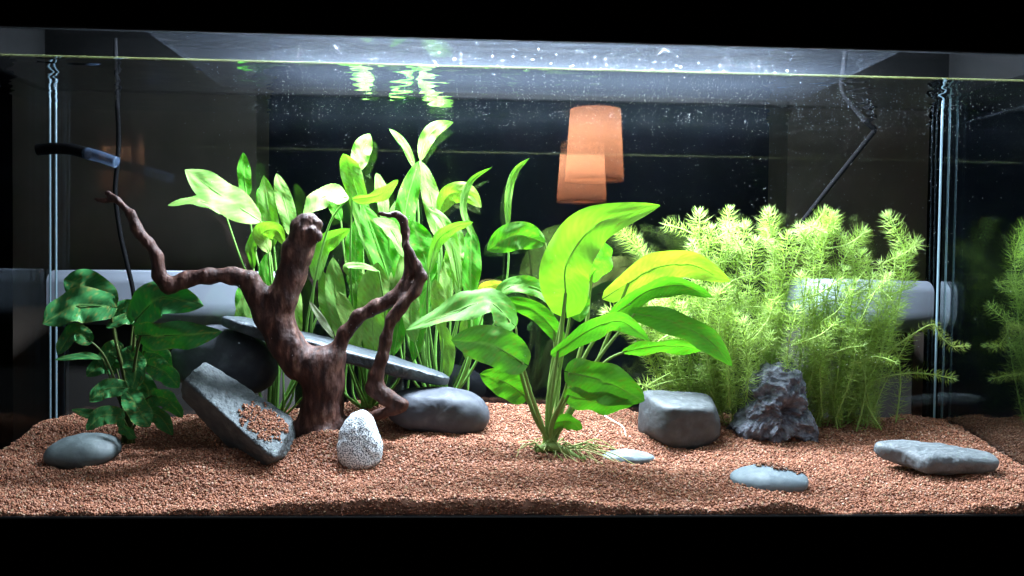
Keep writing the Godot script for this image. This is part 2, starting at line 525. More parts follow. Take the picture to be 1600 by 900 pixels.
# ---------------------------------------------------------------- driftwood: one continuous surface
func driftwood() -> MeshInstance3D:
	# bones: [point, radius mm, point, radius mm]
	var B := []
	var chain := func(pts: Array, rs: Array) -> void:
		for i in pts.size() - 1: B.append([pts[i], rs[i] * 0.001, pts[i + 1], rs[i + 1] * 0.001])
	chain.call([V(-170.3,50.2,-165), V(-166.6,77.6,-164), V(-164,108.4,-160), V(-164.5,128.2,-158)], [29, 23, 22, 22.5])
	chain.call([V(-168.9,56.3,-165), V(-200.4,55.1,-155)], [20, 9])
	chain.call([V(-157.7,56.3,-165), V(-163.8,44.7,-126)], [16, 9])
	chain.call([V(-154,58.6,-165), V(-127.1,57.3,-160)], [18, 9])
	chain.call([V(-164.8,119.7,-160), V(-190.1,134.3,-156), V(-208.6,159.8,-152), V(-217.8,183.6,-150), V(-210.9,207.4,-148), V(-199.8,235.6,-146), V(-192.8,262.1,-143), V(-184.5,284.1,-140), V(-178.4,297.2,-138)], [22, 20, 19, 18.5, 16.5, 15.5, 16.5, 14.8, 10.2])
	chain.call([V(-187.7,281.1,-138), V(-187.8,295.6,-138)], [10, 8])
	chain.call([V(-172.6,278.3,-134), V(-168.6,280.4,-132)], [7, 6])
	chain.call([V(-169.8,292.8,-134), V(-166.9,294.3,-134)], [6, 5])
	chain.call([V(-170.5,129.7,-158), V(-151.8,140.5,-156)], [22, 15])
	chain.call([V(-193.1,292.5,-136), V(-184.6,298.5,-136)], [7, 6])
	chain.call([V(-180.1,282.3,-128), V(-172.7,286.7,-126)], [6, 5])
	# left branch
	chain.call([V(-212.6,180,-150), V(-231.6,189.4,-150), V(-237.8,211.6,-148), V(-246.9,229.1,-146), V(-264.4,234.1,-144), V(-292.6,233.8,-142), V(-315.6,229.1,-140), V(-334.5,221.7,-137), V(-344.1,234,-134), V(-346,255.5,-131), V(-354.4,269.7,-129), V(-367.4,286.5,-126), V(-372.9,301.3,-124), V(-382.9,315.1,-121), V(-394.8,324.5,-118)], [13, 11.5, 12.5, 11, 9, 8.6, 8.9, 8.8, 7.4, 6.8, 6.2, 6.8, 5.2, 4.2, 3.2])
	chain.call([V(-387.3,318.5,-120), V(-398.7,315.4,-119), V(-407.1,317.1,-116)], [4, 3.2, 2.4])
	# right branch, first strand
	chain.call([V(-148.9,148,-156), V(-138.3,169.3,-153), V(-123.2,188.3,-149), V(-100.9,201.3,-146), V(-84.5,209,-143), V(-69.8,224.8,-140), V(-63.2,241.1,-138), V(-65.5,257.9,-137), V(-69.2,271.8,-135), V(-68.5,288.5,-133), V(-71.3,300.8,-131), V(-79.9,307,-129), V(-87.7,305.4,-127), V(-96.9,306.6,-126)], [10, 7.5, 8, 8.5, 7.8, 7, 6.8, 5, 4.2, 4.6, 4.8, 4.2, 3.2, 2.6])
	# second strand, down to the foot on the right
	chain.call([V(-65.2,282.6,-129), V(-66.5,270.2,-128), V(-62,263,-127), V(-54.6,248.6,-127), V(-49.4,236.3,-127), V(-57.3,219.4,-128), V(-70.3,204.7,-129), V(-83.9,186.2,-130), V(-89.6,164.2,-131), V(-93.9,142.1,-132), V(-100.3,123.6,-133), V(-101.8,108,-134), V(-89.2,97.9,-133), V(-71.5,89.5,-131)], [3, 4, 4.2, 5, 6, 6.4, 6.8, 6.6, 6.4, 7.2, 8.2, 9.5, 9, 8])
	chain.call([V(-75.2,86.2,-133), V(-93.8,76.7,-145), V(-123.2,62.3,-158)], [7, 6, 7])
	chain.call([V(-63.8,225.7,-138), V(-72.2,213.9,-134)], [6, 6])
	var cell := 0.0028
	var lo := Vector3.ONE * 1e3
	var hi := -lo
	for b in B:
		for e in [[b[0], b[1]], [b[2], b[3]]]:
			lo = lo.min(e[0] - Vector3.ONE * (e[1] + 0.012))
			hi = hi.max(e[0] + Vector3.ONE * (e[1] + 0.012))
	var n := Vector3i(((hi - lo) / cell).ceil()) + Vector3i.ONE
	var f := PackedFloat32Array()
	f.resize(n.x * n.y * n.z)
	f.fill(1.0)
	for b in B:
		var pa: Vector3 = b[0]
		var ab: Vector3 = b[2] - pa
		var l2 := ab.length_squared()
		var ra: float = b[1]
		var rb: float = b[3]
		var grow := maxf(ra, rb) + 0.010
		var i0 := Vector3i(((pa.min(b[2]) - Vector3.ONE * grow - lo) / cell).floor()).clamp(Vector3i.ZERO, n - Vector3i.ONE)
		var i1 := Vector3i(((pa.max(b[2]) + Vector3.ONE * grow - lo) / cell).ceil()).clamp(Vector3i.ZERO, n - Vector3i.ONE)
		var k := minf(0.008, minf(ra, rb) * 0.7)
		for z in range(i0.z, i1.z + 1):
			for y in range(i0.y, i1.y + 1):
				for x in range(i0.x, i1.x + 1):
					var p := lo + Vector3(x, y, z) * cell
					var t := clampf((p - pa).dot(ab) / l2, 0.0, 1.0)
					var d := p.distance_to(pa + ab * t) - lerpf(ra, rb, t)
					var at := (z * n.y + y) * n.x + x
					var o := f[at]
					var hh := maxf(k - absf(d - o), 0.0) / k
					f[at] = minf(d, o) - hh * hh * k * 0.25
	var g := FastNoiseLite.new()
	g.seed = 5
	g.frequency = 1.0
	g.fractal_octaves = 3
	for z in n.z:
		for y in n.y:
			for x in n.x:
				var at := (z * n.y + y) * n.x + x
				if absf(f[at]) < 0.012:
					var p := lo + Vector3(x, y, z) * cell
					f[at] += g.get_noise_3d(p.x * 55, p.y * 22, p.z * 55) * 0.0022 + g.get_noise_3d(p.x * 150, p.y * 30, p.z * 150) * 0.0011
	var vert := {}
	var v := PackedVector3Array()
	var nrm := PackedVector3Array()
	var idx := PackedInt32Array()
	var sx := 1
	var sy := n.x
	var sz := n.x * n.y
	var off := [0, sx, sy, sx + sy, sz, sx + sz, sy + sz, sx + sy + sz]
	for z in n.z - 1:
		for y in n.y - 1:
			for x in n.x - 1:
				var at := z * sz + y * sy + x
				if absf(f[at]) > 0.009: continue
				var inside := 0
				for o in off:
					if f[at + o] < 0: inside += 1
				if inside == 0 or inside == 8: continue
				var s := Vector3.ZERO
				var cnt := 0
				for e in [[0, 1], [2, 3], [4, 5], [6, 7], [0, 2], [1, 3], [4, 6], [5, 7], [0, 4], [1, 5], [2, 6], [3, 7]]:
					var fa := f[at + off[e[0]]]
					var fb := f[at + off[e[1]]]
					if (fa < 0) != (fb < 0):
						var t := fa / (fa - fb)
						var ca := Vector3(e[0] & 1, (e[0] >> 1) & 1, e[0] >> 2)
						var cb := Vector3(e[1] & 1, (e[1] >> 1) & 1, e[1] >> 2)
						s += ca.lerp(cb, t)
						cnt += 1
				vert[at] = v.size()
				v.append(lo + (Vector3(x, y, z) + s / cnt) * cell)
				nrm.append(Vector3(f[at + sx] - f[at], f[at + sy] - f[at], f[at + sz] - f[at]))
	var quad := func(a: int, b: int, c: int, d: int, flip: bool) -> void:
		if vert.has(a) and vert.has(b) and vert.has(c) and vert.has(d):
			if flip: idx.append_array([vert[a], vert[c], vert[b], vert[a], vert[d], vert[c]])
			else: idx.append_array([vert[a], vert[b], vert[c], vert[a], vert[c], vert[d]])
	for at in vert.keys():
		var s0 := f[at] < 0
		if s0 != (f[at + sx] < 0): quad.call(at, at - sy, at - sy - sz, at - sz, not s0)
		if s0 != (f[at + sy] < 0): quad.call(at, at - sz, at - sz - sx, at - sx, not s0)
		if s0 != (f[at + sz] < 0): quad.call(at, at - sx, at - sx - sy, at - sy, not s0)
	return put("driftwood", mk(v, idx), M.wood)

# ---------------------------------------------------------------- leaves
const SWORD := Color(0.19, 0.37, 0.085)
const DEEP := Color(0.075, 0.29, 0.028)
const LIME := Color(0.31, 0.44, 0.115)
const GREEN := Color(0.055, 0.25, 0.022)
const DARK := Color(0.022, 0.115, 0.035)
const TEAL := Color(0.10, 0.33, 0.16)
const AMBER := Color(0.58, 0.44, 0.14)
const YOUNG := Color(0.22, 0.38, 0.06)
const YELLOWED := Color(0.34, 0.40, 0.09)
const OLIVE := Color(0.13, 0.19, 0.03)

# A blade along a midrib (base first, tip last). half: half width in mm as one sees it from the front; roll: degrees turned about the
# midrib, 0 facing the front; fold: degrees each half is lifted; wide: where along it the blade is widest; lobe: how far the base lobes reach back (mm).
func blade(rib: Array, half: float, roll: float, fold: float, c: Color, wide := 0.42, wave := 0.06, lobe := 0.0) -> ArrayMesh:
	var per := 36 / (rib.size() - 1)
	var s := spline(rib, per)
	var n := s.size()
	var w := half * 0.001 / maxf(absf(cos(deg_to_rad(roll))), 0.4)
	var across := 14
	var v := PackedVector3Array()
	var col := PackedColorArray()
	var idx := PackedInt32Array()
	var seed_ := rng.randf() * 500.0
	var side_ := Vector3.RIGHT
	for i in n:
		var t := i / float(n - 1)
		var T := (s[mini(i + 1, n - 1)] - s[maxi(i - 1, 0)]).normalized()
		var F := Vector3(0, 0, 1)
		F = (F - T * F.dot(T)).normalized()
		if F.length() < 0.5: F = Vector3(0, 1, 0)
		var S := T.cross(F)
		S = S.rotated(T, deg_to_rad(roll))
		F = F.rotated(T, deg_to_rad(roll))
		var prof := 0.0
		if t < wide: prof = sin(PI / 2 * pow(t / wide, 0.75 if lobe == 0.0 else 0.42))
		else: prof = cos(PI / 2 * pow((t - wide) / (1 - wide), 1.35))
		prof = maxf(prof, 0.03)
		for k in across + 1:
			var q := k / float(across) * 2 - 1
			var a := deg_to_rad(fold * (1.0 - 0.4 * absf(q)))
			var curl := noise.get_noise_2d(seed_ + t * 130.0, q * 35.0 + 7.0)
			var edge := sin(t * 15.0 + seed_ + signf(q) * 1.3) * absf(q) * absf(q)
			var p := s[i] + S * (q * w * prof * cos(a)) + F * (absf(q) * w * prof * sin(a))
			p += F * (curl * 0.5 + edge * 0.6) * w * wave * 4.0 * prof
			p -= T * lobe * 0.001 * pow(absf(q), 1.5) * exp(-t * 7.0)
			p += F * 0.00035 * cos((t * 2.2 - absf(q) * 0.55) * 52.0) * absf(q)
			v.append(p)
			var vein := 0.5 + 0.5 * cos((t * 2.2 - absf(q) * 0.55) * 52.0)
			var tone := 1.0 + 0.16 * noise.get_noise_2d(seed_ * 3 + t * 160, q * 60) + 0.22 * (vein - 0.5)
			var cc := c * tone
			if k == across / 2: cc = cc.lerp(Color(0.30, 0.45, 0.12), 0.35)
			var spot := fine.get_noise_2d(seed_ * 7 + t * 300, q * 130)
			if spot > 0.36: cc = cc.lerp(Color(0.24, 0.19, 0.05), clampf((spot - 0.36) * 3.0, 0, 0.65))
			if absf(q) > 0.9: cc = cc.lerp(Color(0.30, 0.26, 0.08), 0.35 * clampf(noise.get_noise_2d(seed_ + t * 90, 300.0) * 2.5, 0, 1))
			cc.a = 1.0
			col.append(cc)
	for i in n - 1:
		for k in across:
			var a := i * (across + 1) + k
			idx.append_array([a, a + 1, a + across + 1, a + 1, a + across + 2, a + across + 1])
	return mk(v, idx, false, col)

# one plant: leaves = [rib, half, roll, fold, colour, wide, lobe, stalk points from the crown up, stalk radius mm]
func plant(o: Node3D, leaves: Array, root: Vector3, leaf_m: Material, stalk_c: Color, slim := 1.0, own := Color(0, 0, 0, 0)) -> void:
	for L in leaves:
		# one leaf colour to a plant, a little different from leaf to leaf
		var tint: Color = own * rng.randf_range(0.85, 1.15) if own.a > 0.0 and not L[4] in [YELLOWED, YOUNG] else L[4]
		var lf := put("leaf", blade(L[0], L[1] * slim, L[2], L[3], tint, L[5], 0.075, L[6]), leaf_m, o)
		var st: Array = [root + Vector3(rng.randf_range(-6, 6), -4, rng.randf_range(-5, 5)) * 0.001]
		st.append_array(L[7])
		var rib: Array = L[0]
		st.append(rib[0])
		var r: float = L[8]
		var sc: Color = stalk_c * rng.randf_range(0.8, 1.2)
		put("stalk", tube(st, r * 0.0014, r * 0.0007, 7, 5, sc), M.stalk, o)
		# the stalk runs on as the midrib of the blade
		var mid := MeshInstance3D.new()
		mid.name = "midrib"
		mid.mesh = tube(rib.slice(0, rib.size() - 1) + [(rib[rib.size() - 2] as Vector3).lerp(rib[rib.size() - 1], 0.6)], r * 0.0004, r * 0.00012, 6, 6, sc.lerp(tint, 0.5))
		mid.material_override = M.stalk
		lf.add_child(mid, true)

# ---------------------------------------------------------------- fine-needled stem plant
func shoot(o: Node3D, pts: Array, needle: float, c: Color, whorls: int, count := 10, droop := 0.0) -> void:
	var s := spline(pts, 10)
	put("stem", tube(pts, 0.0011, 0.0006, 6, 6, c.lerp(Color(0.30, 0.42, 0.12), 0.5)), M.stalk, o)
	var v := PackedVector3Array()
	var nn := PackedVector3Array()
	var col := PackedColorArray()
	var total := float(s.size() - 1)
	for i in whorls:
		var t := pow((i + 0.5 + rng.randf_range(-0.25, 0.25)) / whorls, 0.92)
		t = clampf(0.04 + t * 0.96, 0.0, 0.999)
		var at := t * total
		var k := int(at)
		var p := s[k].lerp(s[mini(k + 1, s.size() - 1)], at - k)
		var T := (s[mini(k + 1, s.size() - 1)] - s[k]).normalized()
		var U := T.cross(Vector3(0.31, 0.17, 0.93)).normalized()
		var W := T.cross(U)
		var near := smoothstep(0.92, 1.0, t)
		var lift := lerpf(0.12 - droop, 1.2, near)
		var len := needle * 0.001 * lerpf(1.0, 0.55, near) * lerpf(0.75, 1.0, smoothstep(0.0, 0.25, t))
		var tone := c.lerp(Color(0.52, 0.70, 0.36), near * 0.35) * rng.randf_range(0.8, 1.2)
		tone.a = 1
		var turn := rng.randf() * TAU
		for q in count:
			var a := turn + TAU * q / count + rng.randf_range(-0.15, 0.15)
			var R := U * cos(a) + W * sin(a)
			var X := T.cross(R)
			var l := len * rng.randf_range(0.75, 1.15)
			var d0 := (R + T * (lift + rng.randf_range(-0.3, 0.2))).normalized()
			var d1 := (R + T * (lift + rng.randf_range(0.1, 1.1))).normalized()
			var m := p + d0 * l * 0.5
			var e := m + d1 * l * 0.5
			var w := 0.00036
			var N := d0.cross(X).normalized()
			var roll := rng.randf_range(-0.8, 0.8)
			X = X.rotated(d0, roll)
			N = N.rotated(d0, roll)
			for tri in [[p - X * w * 0.6, p + X * w * 0.6, m + X * w], [p - X * w * 0.6, m + X * w, m - X * w], [m - X * w, m + X * w, e]]:
				for z in tri:
					v.append(z)
					nn.append(N)
					col.append(tone)
	var arr := []
	arr.resize(Mesh.ARRAY_MAX)
	arr[Mesh.ARRAY_VERTEX] = v
	arr[Mesh.ARRAY_NORMAL] = nn
	arr[Mesh.ARRAY_COLOR] = col
	var m := ArrayMesh.new()
	m.add_surface_from_arrays(Mesh.PRIMITIVE_TRIANGLES, arr)
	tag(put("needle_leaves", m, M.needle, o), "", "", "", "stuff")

# ================================================================ the scene
func _ready() -> void:
	rng.seed = 20240611
	noise.seed = 3
	noise.frequency = 0.02
	noise.fractal_octaves = 3
	fine.seed = 9
	fine.frequency = 0.05
	fine.fractal_octaves = 2
	# camera
	var cam := Camera3D.new()
	cam.name = "camera"
	cam.position = Vector3(0, 0.25134, 0.86677)
	cam.rotation = Vector3(-0.02707, -0.05371, 0.01321)
	cam.fov = rad_to_deg(2.0 * atan(450.0 / 1360.74))
	cam.near = 0.05
	cam.far = 20.0
	add_child(cam)
	# a dark room: no sky
	var we := WorldEnvironment.new()
	we.name = "environment"
	var e := Environment.new()
	e.background_mode = Environment.BG_COLOR
	e.background_color = Color.BLACK
	e.tonemap_mode = Environment.TONE_MAPPER_LINEAR
	e.tonemap_exposure = 1.0
	e.sdfgi_enabled = true
	e.ssao_enabled = true
	e.ssil_enabled = true
	we.environment = e
	add_child(we)
	make_materials()
	aquarium_light()
	pendant_lamp()
	room()
	tank()
	gravel()
	stones()
	plants()
	equipment()
	water()

func aquarium_light() -> void:
	var y := 0.556
	var zc := -0.220
	var o := thing("aquarium_light", "black bar light with a cool white panel above the water", "light", Vector3(0.10, y, zc))
	put("housing", box(-0.36, 0.36, 0.004, 0.022, -0.045, 0.045, 0.003), M.black, o, o.position)
	var led := mat(Color(0.8, 0.85, 0.9), 0.5)
	led.emission_enabled = true
	led.emission = Color(0.86, 0.93, 1.0)
	led.emission_energy_multiplier = 4.0
	put("led_panel", box(-0.32, 0.32, 0.0, 0.0035, -0.018, 0.018), led, o, o.position)
	var l := AreaLight3D.new()
	l.name = "led_glow"
	l.area_size = Vector2(0.64, 0.036)
	l.light_color = Color(0.86, 0.93, 1.0)
	l.light_energy = 20.0
	l.area_range = 6.0
	l.shadow_enabled = true
	l.rotation = Vector3(-PI / 2, 0, 0)
	o.add_child(l)
	l.position = Vector3(0, -0.002, 0)

func pendant_lamp() -> void:
	var top := V(509.1,870.6,-2600)
	var o := thing("pendant_lamp", "lit orange fabric lamp shade hanging in the room, mirrored in the front glass", "lamp", Vector3(top.x, top.y, 2.6))
	var v := PackedVector3Array()
	var idx := PackedInt32Array()
	var prof := [[0.0996, 0.0], [0.1012, -0.004], [0.105, -0.07], [0.109, -0.14], [0.113, -0.21], [0.117, -0.276], [0.1185, -0.283]]
	for k in 48:
		for p in prof: v.append(Vector3(cos(TAU * k / 48) * p[0], p[1], sin(TAU * k / 48) * p[0]))
	for k in 48:
		for i in prof.size() - 1:
			var a := k * prof.size() + i
			var b := k * prof.size() + i + 1
			var c := ((k + 1) % 48) * prof.size() + i
			var d := ((k + 1) % 48) * prof.size() + i + 1
			idx.append_array([a, b, c, b, d, c])
	var sm := mat(Color(0.80, 0.58, 0.46), 0.9, 0.1)
	sm.cull_mode = BaseMaterial3D.CULL_DISABLED
	sm.backlight_enabled = true
	sm.backlight = Color(1.0, 0.84, 0.74)
	put("lamp_shade", mk(v, idx, false), sm, o, o.position)
	var disc := CylinderMesh.new()
	disc.top_radius = 0.112
	disc.bottom_radius = 0.112
	disc.height = 0.002
	var dm := mat(Color(0.85, 0.62, 0.48), 0.8, 0.1)
	dm.backlight_enabled = true
	dm.backlight = Color(1.0, 0.85, 0.72)
	put("diffuser", disc, dm, o, o.position + Vector3(0, -0.270, 0))
	var bulb := SphereMesh.new()
	bulb.radius = 0.03
	bulb.height = 0.06
	var bm := mat(Color(0.9, 0.85, 0.8), 0.5)
	bm.emission_enabled = true
	bm.emission = Color(1.0, 0.75, 0.52)
	bm.emission_energy_multiplier = 6.0
	put("bulb", bulb, bm, o, o.position + Vector3(-0.01, -0.10, 0))
	put("cord", tube([o.position + Vector3(0, 0.002, 0), o.position + Vector3(0, 0.5, 0), o.position + Vector3(0, 1.0, 0)], 0.003, 0.003), M.black, o, o.position * 1.0)
	(o.get_node("cord") as Node3D).position = -o.position
	var l := OmniLight3D.new()
	l.name = "bulb_glow"
	l.light_color = Color(1.0, 0.86, 0.74)
	l.light_energy = 0.24
	l.light_size = 0.028
	l.omni_range = 8.0
	l.omni_attenuation = 2.0
	l.shadow_enabled = true
	o.add_child(l)
	l.position = Vector3(-0.01, -0.10, 0)

func room() -> void:
	var z := -0.72
	var xa := -0.376
	var xb := 0.592
	tag(put("left_wall", box(-0.80, xa, -0.3, 1.4, z - 0.1, z), M.wall), "", "", "", "structure")
	tag(put("right_wall", box(xb, 0.86, -0.3, 1.4, z - 0.1, z), M.wall), "", "", "", "structure")
	# a dark curtain hanging in folds between the two stretches of wall
	var v := PackedVector3Array()
	var idx := PackedInt32Array()
	for i in 91:
		var x := lerpf(xa - 0.3, xb + 0.3, i / 90.0)
		var d := z - 0.45 + 0.006 * sin(i * 0.75) + 0.004 * sin(i * 0.31 + 1)
		v.append(Vector3(x, -0.3, d))
		v.append(Vector3(x, 1.4, d))
	for i in 90:
		idx.append_array([2 * i, 2 * i + 1, 2 * i + 2, 2 * i + 1, 2 * i + 3, 2 * i + 2])
	tag(put("curtain", mk(v, idx, false), M.curtain), "dark navy curtain hanging behind the tank between two walls", "curtain")
	for s in [[-0.602, -0.302, "white padded bench behind the left end of the tank"], [0.575, 0.712, "white padded bench behind the right end of the tank"]]:
		var l := thing("padded_bench", s[2], "bench", Vector3((s[0] + s[1]) / 2, 0.18, -0.57), "benches behind the tank")
		var pv := PackedVector3Array()
		var pi := PackedInt32Array()
		var prof := []
		for k in 13: prof.append(Vector2(-0.446 + 0.026 * sin(PI * k / 24), 0.226 - 0.010 + 0.018 * cos(PI * k / 24)))
		for k in 13: prof.append(Vector2(-0.450 + 0.030 * cos(PI * k / 24), 0.190 - 0.036 * sin(PI * k / 24)))
		prof.append(Vector2(z + 0.002, 0.154))
		prof.append(Vector2(z + 0.002, 0.234))
		for q in prof:
			pv.append(Vector3(s[0], q.y, q.x))
			pv.append(Vector3(s[1], q.y, q.x))
		for k in prof.size():
			var a := 2 * k
			var b := 2 * ((k + 1) % prof.size())
			pi.append_array([a, a + 1, b, a + 1, b + 1, b])
		for e in 2:
			for k in range(1, prof.size() - 1): pi.append_array([e, 2 * k + e, 2 * k + 2 + e] if e == 0 else [e, 2 * k + 2 + e, 2 * k + e])
		part(l, "cushion", mk(pv, pi), M.white)
		part(l, "lower_panel", box(s[0] + 0.002, s[1] - 0.002, -0.2, 0.1535, z + 0.002, -0.47, 0.003), M.panel)
	var cab := thing("cabinet", "black cabinet that carries the aquarium", "cabinet", Vector3(0.056, -0.45, -0.15))
	put("carcass", box(XL - 0.03, XR + 0.03, -0.45, -0.014, ZB - 0.02, 0.006, 0.004), M.rim, cab, Vector3.ZERO)
	(cab.get_node("carcass") as Node3D).position = -cab.position

func part(o: Node3D, called: String, m: Mesh, ma: Material) -> MeshInstance3D:
	var k := put(called, m, ma, o, Vector3.ZERO)
	k.position = -o.position
	return k

func tank() -> void:
	var o := thing("aquarium", "large rectangular glass aquarium with black trim and planted inside", "aquarium", Vector3(0.056, -0.012, -0.15))
	var g := 0.006
	part(o, "front_pane", box(XL - g, XR + g, 0.0, 0.485, 0.0005, g), M.glass)
	part(o, "back_pane", box(XL - g, XR + g, 0.0, 0.485, ZB - g, ZB - 0.0005), M.glass)
	part(o, "side_pane", box(XL - g, XL - 0.0005, 0.0, 0.485, ZB + 0.0002, -0.0002), M.left_glass)
	part(o, "side_pane", box(XR + 0.0005, XR + g, 0.0, 0.485, ZB + 0.0002, -0.0002), M.side)
	part(o, "bottom_pane", box(XL - g, XR + g, -0.008, -0.0005, ZB - g, g), M.black)
	part(o, "base_trim", box(XL - 0.012, XR + 0.012, -0.44, 0.0012, g + 0.0005, g + 0.0045, 0.001), M.rim)
	var bp := o.get_node("back_pane") as MeshInstance3D    # leans back by a fraction of a degree
	bp.rotation = Vector3(deg_to_rad(-0.4), deg_to_rad(-0.33), 0)
	bp.position += Vector3(0, 0.0015, -0.0045)
	for s in [[XL, 1.0], [XR, -1.0]]:
		# the silicone fillet in the back corners and the polished edge of the pane beyond it
		for k in ([0.0, 0.0075] if s[1] > 0 else [0.0022]):
			var x: float = s[0] + s[1] * (0.0006 + k)
			part(o, "silicone_seam", tube([Vector3(x + 0.002 * s[1], 0.03, ZB + 0.0022), Vector3(x + 0.002 * s[1], 0.25, ZB + 0.0022), Vector3(x + 0.002 * s[1], 0.484, ZB + 0.0022)], 0.0015, 0.0015, 8, 2), M.silicone)
	# hood
	var h := thing("hood", "black hood that closes the top of the tank", "hood", Vector3(0.056, 0.472, -0.15))
	part(h, "front_rim", box(XL - 0.02, XR + 0.02, 0.4690, 0.62, g + 0.001, g + 0.012, 0.002), M.rim)
	part(h, "back_rim", box(XL - 0.02, XR + 0.02, 0.4725, 0.62, ZB - 0.02, ZB - 0.0065, 0.002), M.rim)
	part(h, "side_rim", box(XL - 0.02, XL - 0.0065, 0.4725, 0.62, ZB - 0.006, g, 0.002), M.rim)
	part(h, "side_rim", box(XR + 0.0065, XR + 0.02, 0.4725, 0.62, ZB - 0.006, g, 0.002), M.rim)
	part(h, "lid", box(XL - 0.02, XR + 0.02, 0.6205, 0.632, ZB - 0.02, g + 0.012, 0.003), M.rim)
	# cover glass, wet underneath
	var c := thing("cover_glass", "wet cover glass lying under the hood, bright with lamp light", "glass", Vector3(0.05, 0.480, -0.15))
	part(c, "sheet", box(-0.32, 0.45, 0.4785, 0.4825, ZB + 0.004, -0.003), M.cover)

func water() -> void:
	var nz := FastNoiseLite.new()
	nz.seed = 14
	nz.frequency = 0.02
	nz.fractal_octaves = 3
	var v := PackedVector3Array()
	var idx := PackedInt32Array()
	var nx := 300
	var nd := 76
	for j in nd + 1:
		for i in nx + 1:
			var x := lerpf(XL + 0.0004, XR - 0.0004, i / float(nx))
			var z := lerpf(-0.0004, ZB + 0.0004, j / float(nd))
			v.append(Vector3(x, WL + nz.get_noise_2d(x * 900, z * 1500) * 0.0007, z))
	for j in nd:
		for i in nx:
			var a := j * (nx + 1) + i
			idx.append_array([a, a + nx + 1, a + 1, a + 1, a + nx + 1, a + nx + 2])
	tag(put("water_surface", mk(v, idx, false), M.water), "rippled water surface seen from below", "", "", "structure")
	tag(put("waterline", tube([Vector3(XL + 0.001, WL, -0.0012), Vector3(0, WL, -0.0012), Vector3(XR - 0.001, WL, -0.0012)], 0.0011, 0.0011, 8, 30), M.meniscus), "waterline along the front glass, yellow green reflection of the plants put into its colour", "", "", "structure")
	tag(put("waterline", tube([Vector3(XR - 0.001, WL, -0.003), Vector3(XR - 0.001, WL, -0.15), Vector3(XR - 0.001, WL, ZB + 0.001)], 0.0006, 0.0006, 6, 20), M.glass), "waterline along the right side glass", "", "", "structure")
	# drops hanging under the cover glass and drops on the front glass above the water
	var sp := SphereMesh.new()
	sp.radius = 1.0
	sp.height = 2.0
	sp.radial_segments = 10
	sp.rings = 5
	var where := []
	for i in 600:
		var r := rng.randf_range(0.0003, 0.0010) * (0.4 + 0.6 * rng.randf())
		where.append(Transform3D(Basis().scaled(Vector3(r * rng.randf_range(1, 1.6), r * 0.6, r)), Vector3(rng.randf_range(-0.31, 0.44), 0.4782, rng.randf_range(-0.19, -0.006))))
	tag(many("water_drops", sp, M.drop, where), "drops of condensation hanging under the cover glass", "water", "", "stuff")
	# fine bubbles and specks floating in the water
	where = []
	for i in 2600:
		var r := rng.randf_range(0.00010, 0.00027)
		var y := WL - 0.002 - 0.30 * pow(rng.randf(), 3.4)
		where.append(Transform3D(Basis().scaled(Vector3.ONE * r), Vector3(lerpf(-0.3, 0.62, pow(rng.randf(), 0.8)), y, rng.randf_range(ZB + 0.01, -0.01))))
	var sp2 := SphereMesh.new()
	sp2.radius = 1.0
	sp2.height = 2.0
	sp2.radial_segments = 6
	sp2.rings = 3
	tag(many("fine_bubbles", sp2, M.speck, where), "tiny pale bubbles and specks floating in the water", "bubbles", "", "stuff")

func equipment() -> void:
	tag(put("heater_cable", tube([V(-455,536.3,-292), V(-453.8,478.6,-291), V(-450.1,420.9,-290), V(-450.5,379.6,-289), V(-453.3,338.2,-288), V(-447.2,288.6,-287), V(-437.9,247.4,-286), V(-429.3,210.2,-285), V(-425.7,172.9,-284)], 0.0030, 0.0028, 8, 6), M.cable), "thin black cable hanging down inside the left end of the tank", "cable")
	tag(put("air_hose", tube([V(500,547.9,-270), V(497.3,514.2,-270), V(496.6,489.1,-271), V(516.8,462.6,-272), V(534.3,444.5,-273), V(542.4,437.1,-273), V(536.1,426.9,-274), V(513.3,396.9,-276), V(480.6,353.9,-279), V(447.8,309,-282), V(427.4,276.1,-284)], 0.0034, 0.0034, 8, 8), M.cable), "black hose bent at a right angle above the feathery plant", "hose")
	var f := thing("filter_outlet", "black filter outlet pipe with a clear nozzle on the left glass", "filter", V(-516.2,382.2,-230))
	part(f, "pipe", tube([V(-526.1,384.2,-235), V(-517,385.2,-235), V(-504.9,385.8,-232), V(-483.3,384.9,-228), V(-460.2,379.4,-224)], 0.0072, 0.0072, 12, 8), M.cable)
	part(f, "nozzle", tube([V(-463.3,380.1,-224), V(-441.8,374.6,-220), V(-423.9,368.4,-217)], 0.0075, 0.0068, 14, 6), M.clear)

